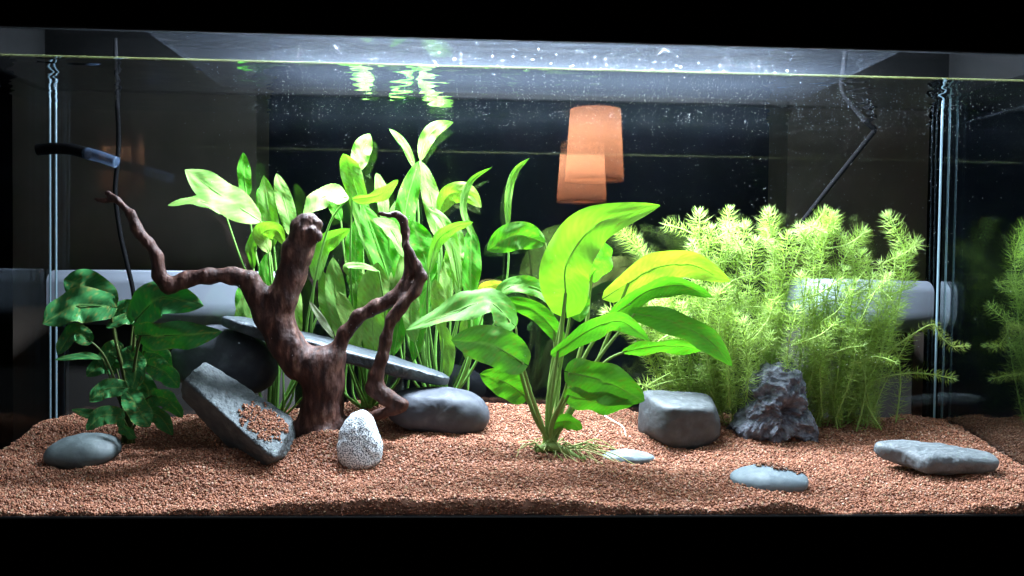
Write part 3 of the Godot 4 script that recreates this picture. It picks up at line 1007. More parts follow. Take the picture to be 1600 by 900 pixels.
func stones() -> void:
	var o: MeshInstance3D
	var s := func(called: String, m: Mesh, ma: Material, at: Vector3, b: Basis, label: String, cat := "stone") -> MeshInstance3D:
		var k := put(called, m, ma, null, at, b)
		tag(k, label, cat)
		return k
	# flat oval pebble on the left
	s.call("pebble", stone([[-43, -4], [-34, -19], [-8, -25], [22, -22], [42, -8], [44, 6], [28, 21], [0, 26], [-28, 18]], 15, 2.2, 1.5, 0.02, 1), M.green_grey, V(-435.4,31.7,-150), turned(-62, 0, 7), "smooth flat grey green pebble in the front left corner")
	# dark boulder behind the anubias
	s.call("boulder", stone([[-64, -8], [-58, 18], [-36, 36], [-4, 42], [30, 34], [60, 12], [68, -14], [50, -40], [-30, -40], [-58, -28]], 44, 2.4, 4, 0.012, 2), M.stone_dark, V(-296.8,130.4,-225), turned(0, 8, -6), "big dark rounded boulder behind the leaning slab on the left")
	# leaning angular slab
	o = s.call("slab", cut_rock([[Vector3(0.36, 0.80, 0.48), 17], [Vector3(-0.62, -0.50, 0.60), 14], [Vector3(0, -0.2, -1), 34], [Vector3(-0.80, 0.62, 0.0), 84], [Vector3(0.45, -0.86, 0.25), 52], [Vector3(0.97, -0.05, 0.1), 50], [Vector3(0.5, 0.6, -0.6), 40], [Vector3(-0.3, -0.9, -0.3), 40]], 3.0, 0.03, 3, 26.0), M.slab, V(-244.8,67.4,-112), Basis(), "angular grey slab leaning left of the driftwood with gravel on its face")
	scatter(o, V(-220.6,79,-104), 0.032, 0.022, 900, "patch of brown gravel lying on the leaning slab")
	# boulder on the right of the driftwood
	s.call("boulder", stone([[-68, -6], [-60, 10], [-30, 22], [10, 28], [45, 24], [64, 10], [66, -6], [52, -22], [10, -28], [-45, -26]], 40, 2.5, 2.5, 0.015, 4), M.stone_dark, V(-30.7,74.2,-188), turned(0, 0, -8), "large smooth dark boulder right of the driftwood with a pale lit top")
	# long slate
	s.call("slate", stone([[-142, -20], [-138, 16], [-100, 38], [-20, 44], [60, 42], [120, 32], [143, 8], [136, -16], [80, -34], [-30, -38], [-110, -34]], 9.0, 5, 2.2, 0.02, 5, [], 1, false, 120, 24), M.slate_dark, V(-153.9,144,-196), turned(-91, 0, 0).rotated(Vector3(0, 0, 1), deg_to_rad(-15.0)), "long thin slate lying tilted across the boulders behind the driftwood", "slate")
	# speckled granite egg
	s.call("pebble", stone([[-25, -16], [-22, 4], [-15, 22], [-3, 32], [9, 28], [18, 10], [27, -10], [23, -30], [0, -38], [-18, -32]], 17, 2.3, 2.6, 0.03, 6), M.granite, V(-115.2,56.5,-104), turned(-14, 6, -3), "upright egg shaped pebble of white speckled granite at the driftwood foot")
	# grey block with the flat pale top
	s.call("boulder", cut_rock([[Vector3(0.04, 1, 0.14), 23], [Vector3(0.1, -0.12, 1), 30], [Vector3(-1, 0.1, 0.2), 43], [Vector3(1, 0.3, 0.2), 44], [Vector3(0.6, -0.6, 0.5), 46], [Vector3(-0.55, -0.75, 0.35), 43], [Vector3(0, -1, 0), 40], [Vector3(0, 0, -1), 34], [Vector3(0.7, 0.1, 0.8), 45], [Vector3(-0.7, 0, 0.8), 45]], 2.2, 0.02, 7, 7.5), M.stone_grey, V(268.4,66.4,-190), turned(3, 0, -1), "squat grey boulder with a flat pale top in front of the feathery plant")
	# rough dark rock
	s.call("rock", stone([[-52, -26], [-43, -12], [-34, 0], [-32, 14], [-26, 30], [-17, 46], [-4, 51], [14, 54], [23, 42], [30, 16], [40, -8], [52, -42], [0, -50], [-50, -42]], 32, 2.4, 12, 0.032, 8, [[Vector3(8, -4, 28), 17, Vector3(0, 0, -16)], [Vector3(-26, 12, 20), 12, Vector3(4, 0, -8)]], 1, true, 110, 60), M.stone_rough, V(399.4,72.9,-226), turned(4, 0, 0), "rough jagged dark rock with a hollow face beside the feathery plant", "rock")
	# half buried pale blue pebble
	o = s.call("pebble", stone([[-45, 0], [-36, 16], [-10, 24], [20, 22], [42, 8], [44, -8], [24, -22], [-12, -24], [-38, -14]], 13, 2.2, 1.2, 0.02, 9), M.blue_grey, V(331.6,21.4,-55), turned(-76, 0, -2), "flat pale blue pebble half covered with gravel at the front")
	scatter(o, V(350.4,23.9,-62), 0.032, 0.014, 330, "brown gravel lying on the pale blue pebble", 0.2)
	# long grey stone in the front right
	s.call("stone", stone([[-68, 10], [-66, 20], [-48, 26], [-20, 22], [10, 16], [45, 12], [66, 6], [68, -10], [50, -16], [10, -20], [-20, -22], [-34, -10], [-46, 0], [-58, 2]], 13, 3.0, 2.2, 0.03, 10, [], 1, false, 110, 40), M.slate, V(541.1,36.4,-95), turned(-70, 0, -5), "long flat grey stone with a notched edge in the front right corner")
	# buried pale stone beside the anubias
	s.call("pebble", stone([[-40, 0], [-20, 14], [10, 16], [38, 6], [40, -6], [10, -14], [-25, -12]], 8, 2.2, 1.5, 0.03, 11), M.blue_grey, V(188.6,25.5,-142), turned(-80, 0, 2), "pale stone nearly buried in gravel beside the middle plant")

func plants() -> void:
	var wood := driftwood()
	tag(wood, "dark reddish driftwood stump with twisted branches reaching left and right", "driftwood")
	var tall := Color(0.14, 0.30, 0.06)
	# ---- broad-leaved plants behind the driftwood, three crowns
	var a := thing("sword_plant", "light green broad leaved plant left of the driftwood trunk, leaning left", "water plant", on(-0.245, -0.262), "broad leaved plants behind the driftwood")
	plant(a, [
		[[V(-254.8,300.7,-235), V(-295,328.7,-215), V(-338.6,360.3,-205)], 20, 30, 8, SWORD, 0.45, 0.0, [V(-245,160.3,-255), V(-243.3,241.8,-245)], 2.0],
		[[V(-300.1,309.8,-240), V(-318.5,321.6,-230), V(-336.3,324.1,-225), V(-363.9,317.8,-220)], 8, 45, 12, SWORD, 0.45, 0.0, [V(-254.7,176,-262), V(-281.9,249.4,-250)], 1.6],
		[[V(-282.1,331.9,-275), V(-285.5,360.6,-275), V(-286.7,390.7,-273)], 10, 0, 10, DEEP, 0.45, 0.0, [V(-244.6,158.9,-272), V(-270.3,257.8,-275)], 1.6],
		[[V(-244.7,270.3,-262), V(-251.4,315.1,-262), V(-258.1,360.6,-262)], 13, -8, 6, SWORD, 0.5, 0.0, [V(-235.1,176,-265), V(-241.5,233.6,-263)], 1.8],
		[[V(-219.2,281.1,-255), V(-229.1,323.2,-255), V(-240.5,362.7,-255)], 12, 10, 12, SWORD, 0.45, 0.0, [V(-226.4,176.3,-262), V(-221.9,233.9,-258)], 1.8],
		[[V(-257.5,282.6,-268), V(-263,319.5,-270), V(-266.4,346.5,-270)], 6, 0, 10, DEEP, 0.5, 0.0, [V(-244,192.3,-268), V(-252.4,249.8,-268)], 1.4],
		[[V(-246.2,261.9,-240), V(-252.4,285.5,-232), V(-233.7,289.5,-225), V(-222,269.9,-222)], 13, 25, 14, LIME, 0.4, 0.0, [V(-236.1,160.3,-255), V(-244.2,225.7,-246)], 1.6],
		[[V(-267.5,241.5,-250), V(-269.6,269.7,-248), V(-262,289.9,-246)], 8, -20, 8, SWORD, 0.5, 0.0, [V(-245.6,160,-258), V(-260.6,213.2,-252)], 1.5],
		[[V(-182.1,238.4,-262), V(-204.3,266.8,-262), V(-216.2,297.6,-260)], 10, 0, 8, DEEP, 0.5, 0.0, [V(-209.8,127.1,-262), V(-185.9,193.2,-262)], 1.5],
		[[V(-190.6,226.2,-250), V(-180.4,270.9,-245), V(-145.5,293.8,-240)], 12, 30, 8, SWORD, 0.5, 0.0, [V(-209.4,127.3,-260), V(-199.2,185.2,-255)], 1.7],
		[[V(-145.4,331.3,-225), V(-172.9,332.4,-215), V(-197.3,306.4,-205)], 15, 38, 6, SWORD, 0.5, 0.0, [V(-199.5,128.5,-250), V(-190.7,218.3,-242), V(-169.8,298.7,-232)], 1.6],
		[[V(-163.7,156.1,-235), V(-178.1,178.8,-230), V(-193.4,202.8,-226)], 4.5, 25, 10, Color(0.34, 0.36, 0.24), 0.5, 0.0, [V(-191.3,95.8,-250)], 1.2],
		[[V(-252.6,200.3,-270), V(-258.1,233.2,-272), V(-255,262.1,-272)], 9, 12, 8, DEEP, 0.5, 0.0, [V(-242.5,142.5,-270)], 1.5],
	], on(-0.245, -0.262), M.leaf, tall, 0.9)
	var b := thing("sword_plant", "tallest light green broad leaved plant, right behind the driftwood stump", "water plant", on(-0.125, -0.268), "broad leaved plants behind the driftwood")
	plant(b, [
		[[V(-140.4,371,-285), V(-138,395.1,-284), V(-126.4,419.2,-282)], 14, 0, 6, SWORD, 0.5, 0.0, [V(-130.7,176.1,-280), V(-135.6,293.3,-285)], 1.6],
		[[V(-115.5,243.5,-248), V(-135,324.4,-250), V(-146.3,366.1,-248), V(-154.7,387.3,-238)], 15, -6, 5, SWORD, 0.55, 0.0, [V(-120,127.7,-262), V(-118.2,194.2,-255)], 2.0],
		[[V(-106.2,305.7,-272), V(-108.8,338.6,-270), V(-115.8,366.7,-264)], 9, 30, 6, SWORD, 0.5, 0.0, [V(-117.6,159.8,-275), V(-106,251.8,-275)], 1.6],
		[[V(-162.4,305.2,-280), V(-173.3,330,-280), V(-180.1,350.6,-280)], 10, 0, 8, DEEP, 0.5, 0.0, [V(-138.6,159.4,-278), V(-156.2,251.1,-280)], 1.5],
		[[V(-141.9,329.2,-228), V(-109.7,334,-222), V(-84.2,353.7,-216)], 7.5, 50, 10, SWORD, 0.5, 0.0, [V(-135.6,128.4,-255), V(-144.5,235,-242)], 1.5],
		[[V(-87.8,203.4,-240), V(-111,275.8,-240), V(-130.4,325.3,-238)], 16, 14, 8, DEEP, 0.5, 0.0, [V(-103.2,128.3,-258)], 1.9],
		[[V(-139.5,226.8,-254), V(-140.9,271.7,-256), V(-137.3,308.5,-257)], 14, -15, 8, DEEP, 0.5, 0.0, [V(-128.2,127.7,-262)], 1.7],
		[[V(-104.4,210.5,-262), V(-108.3,260,-264), V(-104,313.6,-265)], 15, 10, 8, SWORD, 0.5, 0.0, [V(-112.2,127.4,-266)], 1.7],
		[[V(-76,258.5,-225), V(-91.9,291.6,-222), V(-115.3,305.3,-218)], 9, 42, 8, SWORD, 0.5, 0.0, [V(-102.4,112.8,-250), V(-77.9,195.5,-238)], 1.5],
		[[V(-112.4,131.5,-228), V(-115,195.8,-224), V(-108.9,251.6,-222)], 22, -4, 6, LIME.lerp(SWORD, 0.6), 0.55, 0.0, [V(-114.7,97,-245)], 2.0],
		[[V(-152,142.2,-238), V(-161,202.8,-236), V(-166.2,257.3,-236)], 14, 6, 7, SWORD, 0.55, 0.0, [V(-138.7,96.1,-250)], 1.7],
		[[V(-105.6,240.7,-205), V(-124.3,246.7,-205), V(-144.9,246.5,-203), V(-140.9,234,-203)], 4.5, 30, 10, SWORD, 0.5, 0.0, [V(-110,113.3,-245), V(-98.8,180.1,-222)], 1.3],
		[[V(-132.8,130.9,-232), V(-144.9,179.2,-230), V(-158.6,215,-230)], 11, 10, 8, LIME.lerp(SWORD, 0.5), 0.55, 0.0, [V(-126.4,96.5,-248)], 1.5],
		[[V(-89.6,134.4,-240), V(-84.3,179.1,-240), V(-92.8,227.6,-240)], 13, -12, 8, DEEP, 0.55, 0.0, [V(-102.2,96.4,-250)], 1.6],
		[[V(-126.6,177.5,-258), V(-137.2,218.4,-262), V(-149.7,251.2,-262)], 12, 8, 8, DEEP, 0.55, 0.0, [V(-126.2,111.4,-260)], 1.5],
		[[V(-81.7,243.8,-262), V(-87.4,293.3,-266), V(-91.2,330.5,-268)], 14, 0, 8, SWORD, 0.5, 0.0, [V(-99.9,144.2,-265)], 1.6],
		[[V(-141.4,123.6,-225), V(-135,163.9,-222), V(-131.9,195.8,-220)], 10, 5, 8, LIME.lerp(SWORD, 0.5), 0.5, 0.0, [V(-133.5,97.6,-240)], 1.3],
	], on(-0.125, -0.268), M.leaf, tall, 0.9)
	var c := thing("sword_plant", "light green broad leaved plant with narrow twisted tips right of the thin driftwood branches", "water plant", on(-0.03, -0.262), "broad leaved plants behind the driftwood")
	plant(c, [
		[[V(-60.5,385.9,-285), V(-53.2,413.2,-282), V(-39.9,428.2,-280), V(-18.2,435.5,-276)], 11, 10, 6, SWORD, 0.45, 0.0, [V(-59.5,177.1,-275), V(-66.7,277.4,-280), V(-66.1,353.1,-285)], 1.5],
		[[V(-67.8,374.5,-282), V(-81.4,405.8,-281), V(-101.4,426,-280)], 5.5, 20, 10, DEEP, 0.45, 0.0, [V(-63.7,177.1,-275), V(-61,294.3,-280)], 1.4],
		[[V(-82.1,283.4,-262), V(-76.2,330.5,-264), V(-62,382.7,-265)], 15, 6, 6, DEEP, 0.45, 0.0, [V(-71.1,144.4,-265), V(-81.6,227.3,-263)], 1.8],
		[[V(-36.3,284.2,-268), V(-45.2,335.5,-269), V(-58.9,383.3,-270)], 13, 0, 6, SWORD, 0.45, 0.0, [V(-54.7,144.3,-268), V(-35.6,219.4,-268)], 1.8],
		[[V(-34.7,315.2,-258), V(-21.7,338.9,-254), V(1.1,341.4,-250), V(19.3,323.5,-246)], 15, 12, 10, LIME, 0.45, 0.0, [V(-37.7,128.3,-262), V(-30.6,236.2,-262)], 1.7],
		[[V(2.4,235.2,-245), V(11.7,276.1,-243), V(-3.5,319.5,-240), V(5,355,-238), V(32.2,373.9,-236)], 5, 10, 12, SWORD, 0.5, 0.0, [V(-16.9,129.3,-255), V(-3.8,204,-248)], 1.4],
		[[V(-7.1,219.4,-225), V(-15.6,268.8,-220), V(-30.1,304.1,-216), V(-47.6,321.1,-214)], 10, 22, 8, SWORD, 0.45, 0.0, [V(-28.8,113.9,-245), V(-11.4,172.3,-232)], 1.7],
		[[V(-45.2,238.2,-215), V(-36,276.3,-212), V(-18,293.7,-208), V(8.6,302.6,-205)], 8.5, 30, 8, SWORD, 0.45, 0.0, [V(-36.9,114.2,-242), V(-46.7,188.4,-226)], 1.6],
		[[V(-44.7,228.1,-245), V(-54.9,268.7,-246), V(-68.4,305.1,-248)], 19, -5, 6, DEEP, 0.5, 0.0, [V(-45.7,129,-255)], 1.9],
		[[V(-27.2,156.6,-225), V(-32.3,196.8,-222), V(-37.4,231.9,-220)], 10, 0, 6, LIME.lerp(SWORD, 0.5), 0.6, 0.0, [V(-28.6,106.3,-240)], 1.5],
		[[V(-8.8,210.3,-252), V(-10.8,240.7,-252), V(-16,269.3,-252)], 9, 0, 8, SWORD, 0.5, 0.0, [V(-21.1,129.2,-255), V(-10.1,179,-253)], 1.5],
		[[V(-62.4,152,-228), V(-67.4,188.2,-226), V(-62.9,216.3,-226)], 12, 10, 8, SWORD, 0.5, 0.0, [V(-48.9,106.2,-240)], 1.5],
		[[V(-20.4,107,-235), V(-20.8,143.9,-232), V(-29.1,176.3,-230)], 10, -10, 8, LIME.lerp(SWORD, 0.4), 0.5, 0.0, [V(-24.5,97.9,-242)], 1.3],
		[[V(2,132.1,-230), V(-1.6,160.7,-226), V(-0.3,187.4,-224)], 6, 0, 8, LIME.lerp(SWORD, 0.5), 0.55, 0.0, [V(-10.7,98,-242)], 1.2],
		[[V(-49.8,178,-262), V(-58.6,219.3,-264), V(-52.4,256.6,-265)], 13, 5, 8, DEEP, 0.5, 0.0, [V(-47.5,111.7,-262)], 1.6],
		[[V(53.6,292.8,-238), V(52.9,334.7,-236), V(60.5,366.9,-234), V(78.7,385.6,-232)], 5.5, 8, 10, SWORD, 0.4, 0.0, [V(3.9,105.2,-250), V(39.8,180,-245), V(53.6,237.6,-240)], 1.5],
		[[V(28.4,205.3,-225), V(22.5,219.8,-222), V(32.8,224.8,-220), V(53.4,228.3,-218)], 8, 25, 8, AMBER, 0.4, 0.0, [V(-2.6,105.8,-245), V(15.3,164.2,-235)], 1.6],
		[[V(17.9,179.2,-255), V(21.5,154.4,-255), V(16,129.5,-255)], 5, 0, 8, OLIVE, 0.5, 0.0, [V(-0.3,112.8,-255), V(11.5,162.6,-255)], 1.2],
	], on(-0.03, -0.262), M.leaf, tall, 0.9)
	for q in [[a, 400, 500, 4], [b, 520, 640, 9], [c, 640, 735, 7]]:     # leaves deeper in the clumps
		var more := []
		for i in q[3]:
			var o: Node3D = q[0]
			var u: float = (i + rng.randf()) / q[3]
			var z := -rng.randf_range(0.235, 0.292)
			var x := o.position.x + lerpf(-0.05, 0.05, u)
			var y := rng.randf_range(0.16, 0.27)
			var l := rng.randf_range(0.06, 0.10)
			var sway := rng.randf_range(-0.02, 0.02)
			more.append([[Vector3(x, y - l * 0.5, z), Vector3(x + sway * 0.4, y, z + 0.003), Vector3(x + sway, y + l * 0.5, z)], rng.randf_range(10, 16), rng.randf_range(-25, 25), 8, [SWORD, DEEP, DEEP, LIME.lerp(SWORD, 0.6)][i % 4], 0.5, 0.0, [Vector3(x - sway * 0.3, (y - l * 0.5) * 0.6, z)], 1.5])
		plant(q[0], more, (q[0] as Node3D).position, M.leaf, tall, 0.9)
	# ---- big-leaved plant in the middle
	var root := V(99.3,46.5,-134)
	var d := thing("anubias", "large plant in the middle with big heart shaped leaves, two of them yellow green", "water plant", root, "anubias plants")
	plant(d, [
		[[V(114.4,219.5,-120), V(114.5,254.4,-112), V(144.7,296.4,-105), V(216,319.4,-98)], 28, -12, 10, YOUNG, 0.28, 30.0, [V(98.1,99.3,-130), V(108.7,158.9,-126)], 2.9],
		[[V(189.1,231.7,-135), V(215.8,248.4,-128), V(255.3,254.1,-122), V(303.8,235,-116)], 18, 20, 8, YELLOWED, 0.42, 36.0, [V(127.1,82.9,-140), V(159.8,150.6,-140)], 2.5],
		[[V(168.9,195.3,-118), V(205.1,222.3,-110), V(240.1,230.1,-104), V(277.5,217.8,-98)], 12, 34, 14, DEEP, 0.42, 6.0, [V(115,91.3,-134), V(142.7,155.5,-126)], 2.3],
		[[V(192.3,197.5,-110), V(232.6,189.8,-100), V(270.9,170.6,-92), V(297.9,141.4,-86)], 14, 30, 10, Color(0.05, 0.19, 0.05), 0.45, 8.0, [V(122.1,84.6,-130), V(153.1,145.2,-120)], 2.2],
		[[V(187.7,153.5,-128), V(230.5,160.5,-120), V(281.9,157.3,-112)], 9, 48, 8, GREEN, 0.4, 6.0, [V(122.6,83.9,-134), V(158.5,136.7,-130)], 1.8],
		[[V(104.9,155.2,-104), V(141.1,180.9,-92), V(170.3,190.3,-84), V(203.1,170,-76)], 12, 28, 16, DEEP, 0.45, 10.0, [V(99,85.8,-122)], 2.2],
		[[V(126.4,223.4,-140), V(129.9,205.8,-136), V(132.7,186,-132)], 15, 0, 10, DEEP, 0.4, 4.0, [V(108.1,112.5,-142), V(119.2,172.5,-142)], 1.8],
		[[V(115.2,197.4,-150), V(85.9,222.8,-146), V(54.3,226.9,-144), V(32.1,211.8,-142)], 10, 26, 10, DEEP, 0.5, 4.0, [V(99.4,112,-145)], 1.8],
		[[V(49.5,188.7,-112), V(25.2,209,-104), V(-15.1,197.7,-94), V(-64,178.2,-84)], 15, 42, 10, TEAL.lerp(SWORD, 0.4), 0.32, 12.0, [V(81.1,77.7,-126), V(59.8,144.7,-118)], 2.3],
		[[V(64.5,142.4,-100), V(31.2,161.3,-94), V(-14.6,167.8,-88)], 22, 10, 8, GREEN, 0.42, 8.0, [V(85.9,78.4,-122), V(74.4,109.2,-112)], 2.3],
		[[V(69.8,100.9,-128), V(47.5,115.8,-126), V(18,126.2,-124)], 17, -8, 8, Color(0.03, 0.12, 0.018), 0.42, 6.0, [V(86.7,69.6,-130)], 1.9],
		[[V(116.3,132.8,-88), V(154.4,124.2,-80), V(197.9,103.8,-76)], 22, 22, 12, GREEN, 0.48, 6.0, [V(100.5,71.5,-120), V(111.4,103.3,-104)], 2.2],
		[[V(116.2,106,-96), V(148.9,100.3,-88), V(188.9,99.7,-84)], 13, 34, 8, GREEN, 0.45, 6.0, [V(102.9,71.1,-122)], 2.0],
		[[V(150,239.8,-160), V(160.6,256.6,-156), V(163,279.3,-154)], 14, 35, 6, TEAL, 0.45, 8.0, [V(120.5,96.4,-150), V(142.2,171.6,-156), V(147.3,217,-160)], 2.3],
		[[V(113.6,163.6,-158), V(85.5,195.3,-155), V(43.7,210.1,-152)], 11, -6, 8, OLIVE, 0.5, 6.0, [V(110.9,96,-152)], 1.8],
		[[V(101.3,67.1,-128), V(117.6,72.6,-122), V(135.6,64.6,-118)], 10, 30, 8, Color(0.03, 0.11, 0.02), 0.45, 3.0, [], 1.5],
		[[V(94.6,277.1,-168), V(60.8,285.7,-166), V(25.3,267.7,-164)], 17, 4, 8, DEEP, 0.5, 0.0, [V(109.2,96.3,-150), V(102.8,201.2,-162)], 1.8],
		[[V(59.2,179.5,-140), V(54.5,188.5,-138), V(47.2,172.3,-136)], 6, 20, 8, LIME, 0.5, 0.0, [V(86.9,76.3,-134), V(66.3,135.2,-138)], 1.6],
	], root, M.leaf, Color(0.16, 0.24, 0.06), 1.0, Color(0.115, 0.30, 0.05))
	put("rhizome", tube([V(84.4,35,-132), V(100.2,41.8,-128), V(118.4,36.8,-124), V(132.8,28.8,-120), V(139.8,30.8,-118)], 0.0062, 0.003, 9, 5, Color(0.14, 0.19, 0.05)), M.stalk, d, d.position)
	(d.get_child(d.get_child_count() - 1) as Node3D).position = -d.position
	for i in 46:
		var x := rng.randf_range(-0.022, 0.062)
		var st := Vector3(root.x + x * 0.6, root.y - 0.008, root.z + rng.randf_range(-0.012, 0.012))
		var en := Vector3(root.x + x * 1.5 + rng.randf_range(-0.02, 0.02), 0, root.z + rng.randf_range(-0.03, 0.035))
		en.y = height(en.x, en.z) + 0.001
		var md := (st + en) / 2 + Vector3(rng.randf_range(-0.006, 0.006), rng.randf_range(0.0, 0.012), rng.randf_range(-0.004, 0.008))
		part(d, "root", tube([st, md, en], 0.0009, 0.0005, 5, 4, [Color(0.28, 0.30, 0.10), Color(0.42, 0.40, 0.18), Color(0.12, 0.17, 0.04)][i % 3]), M.stalk)
	# ---- dark plant on the left
	root = V(-405.3,32.4,-205)
	var f := thing("anubias", "dark green plant with broad leaves in the left corner of the tank", "water plant", root, "anubias plants")
	plant(f, [
		[[V(-420.7,195.8,-190), V(-444.2,215.4,-186), V(-470.4,227.2,-182)], 22, 8, 6, DARK.lerp(TEAL, 0.45), 0.5, 6.0, [V(-407.3,101.5,-200), V(-415.5,155.7,-196)], 1.8],
		[[V(-410.7,195.6,-165), V(-445.3,197.1,-158), V(-480.2,176.7,-150)], 20, 22, 8, DARK.lerp(TEAL, 0.6), 0.45, 8.0, [V(-405.4,102.2,-195), V(-410.8,157.2,-180)], 1.9],
		[[V(-392.8,195.9,-195), V(-407.3,192.7,-194), V(-425.9,183.5,-192)], 10, 0, 8, SWORD, 0.5, 3.0, [V(-403.5,101.5,-200), V(-399.1,155.7,-198)], 1.4],
		[[V(-381.6,181.1,-165), V(-352.3,206.9,-160), V(-301.3,198.8,-155)], 21, -10, 8, DARK, 0.38, 8.0, [V(-397.9,102.2,-195), V(-390.1,142.2,-180)], 1.9],
		[[V(-370.3,164.5,-150), V(-331.7,165.5,-142), V(-274.9,170.9,-136)], 17, 22, 8, DARK.lerp(TEAL, 0.7), 0.42, 8.0, [V(-396,87.6,-190), V(-382.7,136,-168)], 1.9],
		[[V(-383.1,180.4,-175), V(-396.7,182,-172), V(-417.8,171.4,-170)], 7, 30, 8, DARK.lerp(TEAL, 0.6), 0.5, 2.0, [V(-398.6,102.2,-195)], 1.4],
		[[V(-438.1,155.9,-175), V(-455,164.9,-172), V(-472.3,138.9,-170)], 11, 10, 20, Color(0.10, 0.34, 0.02), 0.45, 4.0, [V(-411,78.3,-200), V(-423.8,133.9,-185)], 1.5],
		[[V(-397.7,100.5,-175), V(-417.7,99.6,-170), V(-434.3,85.1,-166)], 11, 12, 8, DARK.lerp(TEAL, 0.3), 0.45, 4.0, [V(-401.6,63.7,-195)], 1.5],
		[[V(-388.4,98.2,-160), V(-374.5,78.4,-154), V(-360.1,59.2,-150)], 13, -10, 8, OLIVE, 0.5, 3.0, [V(-399.7,72.3,-190)], 1.5],
		[[V(-362.5,93.1,-165), V(-343.3,88.8,-160), V(-324.5,69.4,-156)], 12, 20, 8, Color(0.02, 0.16, 0.045), 0.45, 3.0, [V(-397.8,56,-195), V(-381.1,81.6,-180)], 1.5],
		[[V(-370.5,127.8,-175), V(-350.3,119.3,-172), V(-333.4,101.5,-170)], 13, 6, 8, DARK, 0.45, 3.0, [V(-397.8,63.8,-195), V(-386.7,103.7,-185)], 1.5],
		[[V(-396,145.9,-180), V(-385.6,123.8,-176), V(-389.3,97.6,-174)], 13, 0, 8, DARK, 0.45, 3.0, [V(-400.1,71.4,-195)], 1.4],
		[[V(-414.6,72.2,-190), V(-436.1,66.4,-188), V(-463.4,72.7,-186)], 6, 20, 8, OLIVE, 0.45, 0.0, [V(-405,47.4,-200)], 1.2],
		[[V(-403.3,66.4,-180), V(-423.8,67,-176), V(-440.5,51.1,-172)], 11, 14, 8, DARK, 0.45, 4.0, [V(-401.6,48.3,-195)], 1.4],
		[[V(-379.2,73.2,-185), V(-359.5,64.7,-182), V(-343.9,43.7,-180)], 11, 8, 8, DARK, 0.45, 4.0, [V(-396.7,47.8,-198)], 1.4],
		[[V(-419,120.1,-205), V(-435.2,124,-204), V(-453.2,110.2,-202)], 11, 4, 8, DARK, 0.45, 4.0, [V(-406.5,62.1,-204)], 1.4],
		[[V(-395.9,108,-210), V(-382.9,92.4,-210), V(-385.2,65.4,-208)], 12, 0, 8, DARK, 0.45, 3.0, [V(-401.9,61.8,-206)], 1.4],
		[[V(-412.6,147.7,-200), V(-425.3,138.6,-198), V(-428.2,117.3,-196)], 11, 0, 8, DARK, 0.45, 3.0, [V(-405.8,85.7,-202)], 1.4],
		[[V(-381.1,142.8,-190), V(-361.1,137.3,-186), V(-346.9,119.3,-184)], 12, 8, 8, DARK, 0.45, 3.0, [V(-399,70.9,-198)], 1.4],
		[[V(-401.6,61,-168), V(-392,53.1,-162), V(-377.4,45,-158)], 8, 24, 8, DARK, 0.45, 2.0, [V(-399.7,44.7,-190)], 1.2],
		[[V(-427.9,133.7,-186), V(-449.2,136.8,-184), V(-481.4,132.2,-182)], 4, 30, 8, OLIVE, 0.5, 0.0, [V(-406.5,63.2,-198)], 1.2],
	], root, M.leaf_dark, Color(0.05, 0.07, 0.02), 1.0, Color(0.035, 0.150, 0.045))
	# ---- fine-needled plant on the right
	var g := thing("feathery_plant", "bushy light green plant with fine needle leaves filling the right end", "water plant", on(0.42, -0.26))
	var green := Color(0.36, 0.49, 0.13)
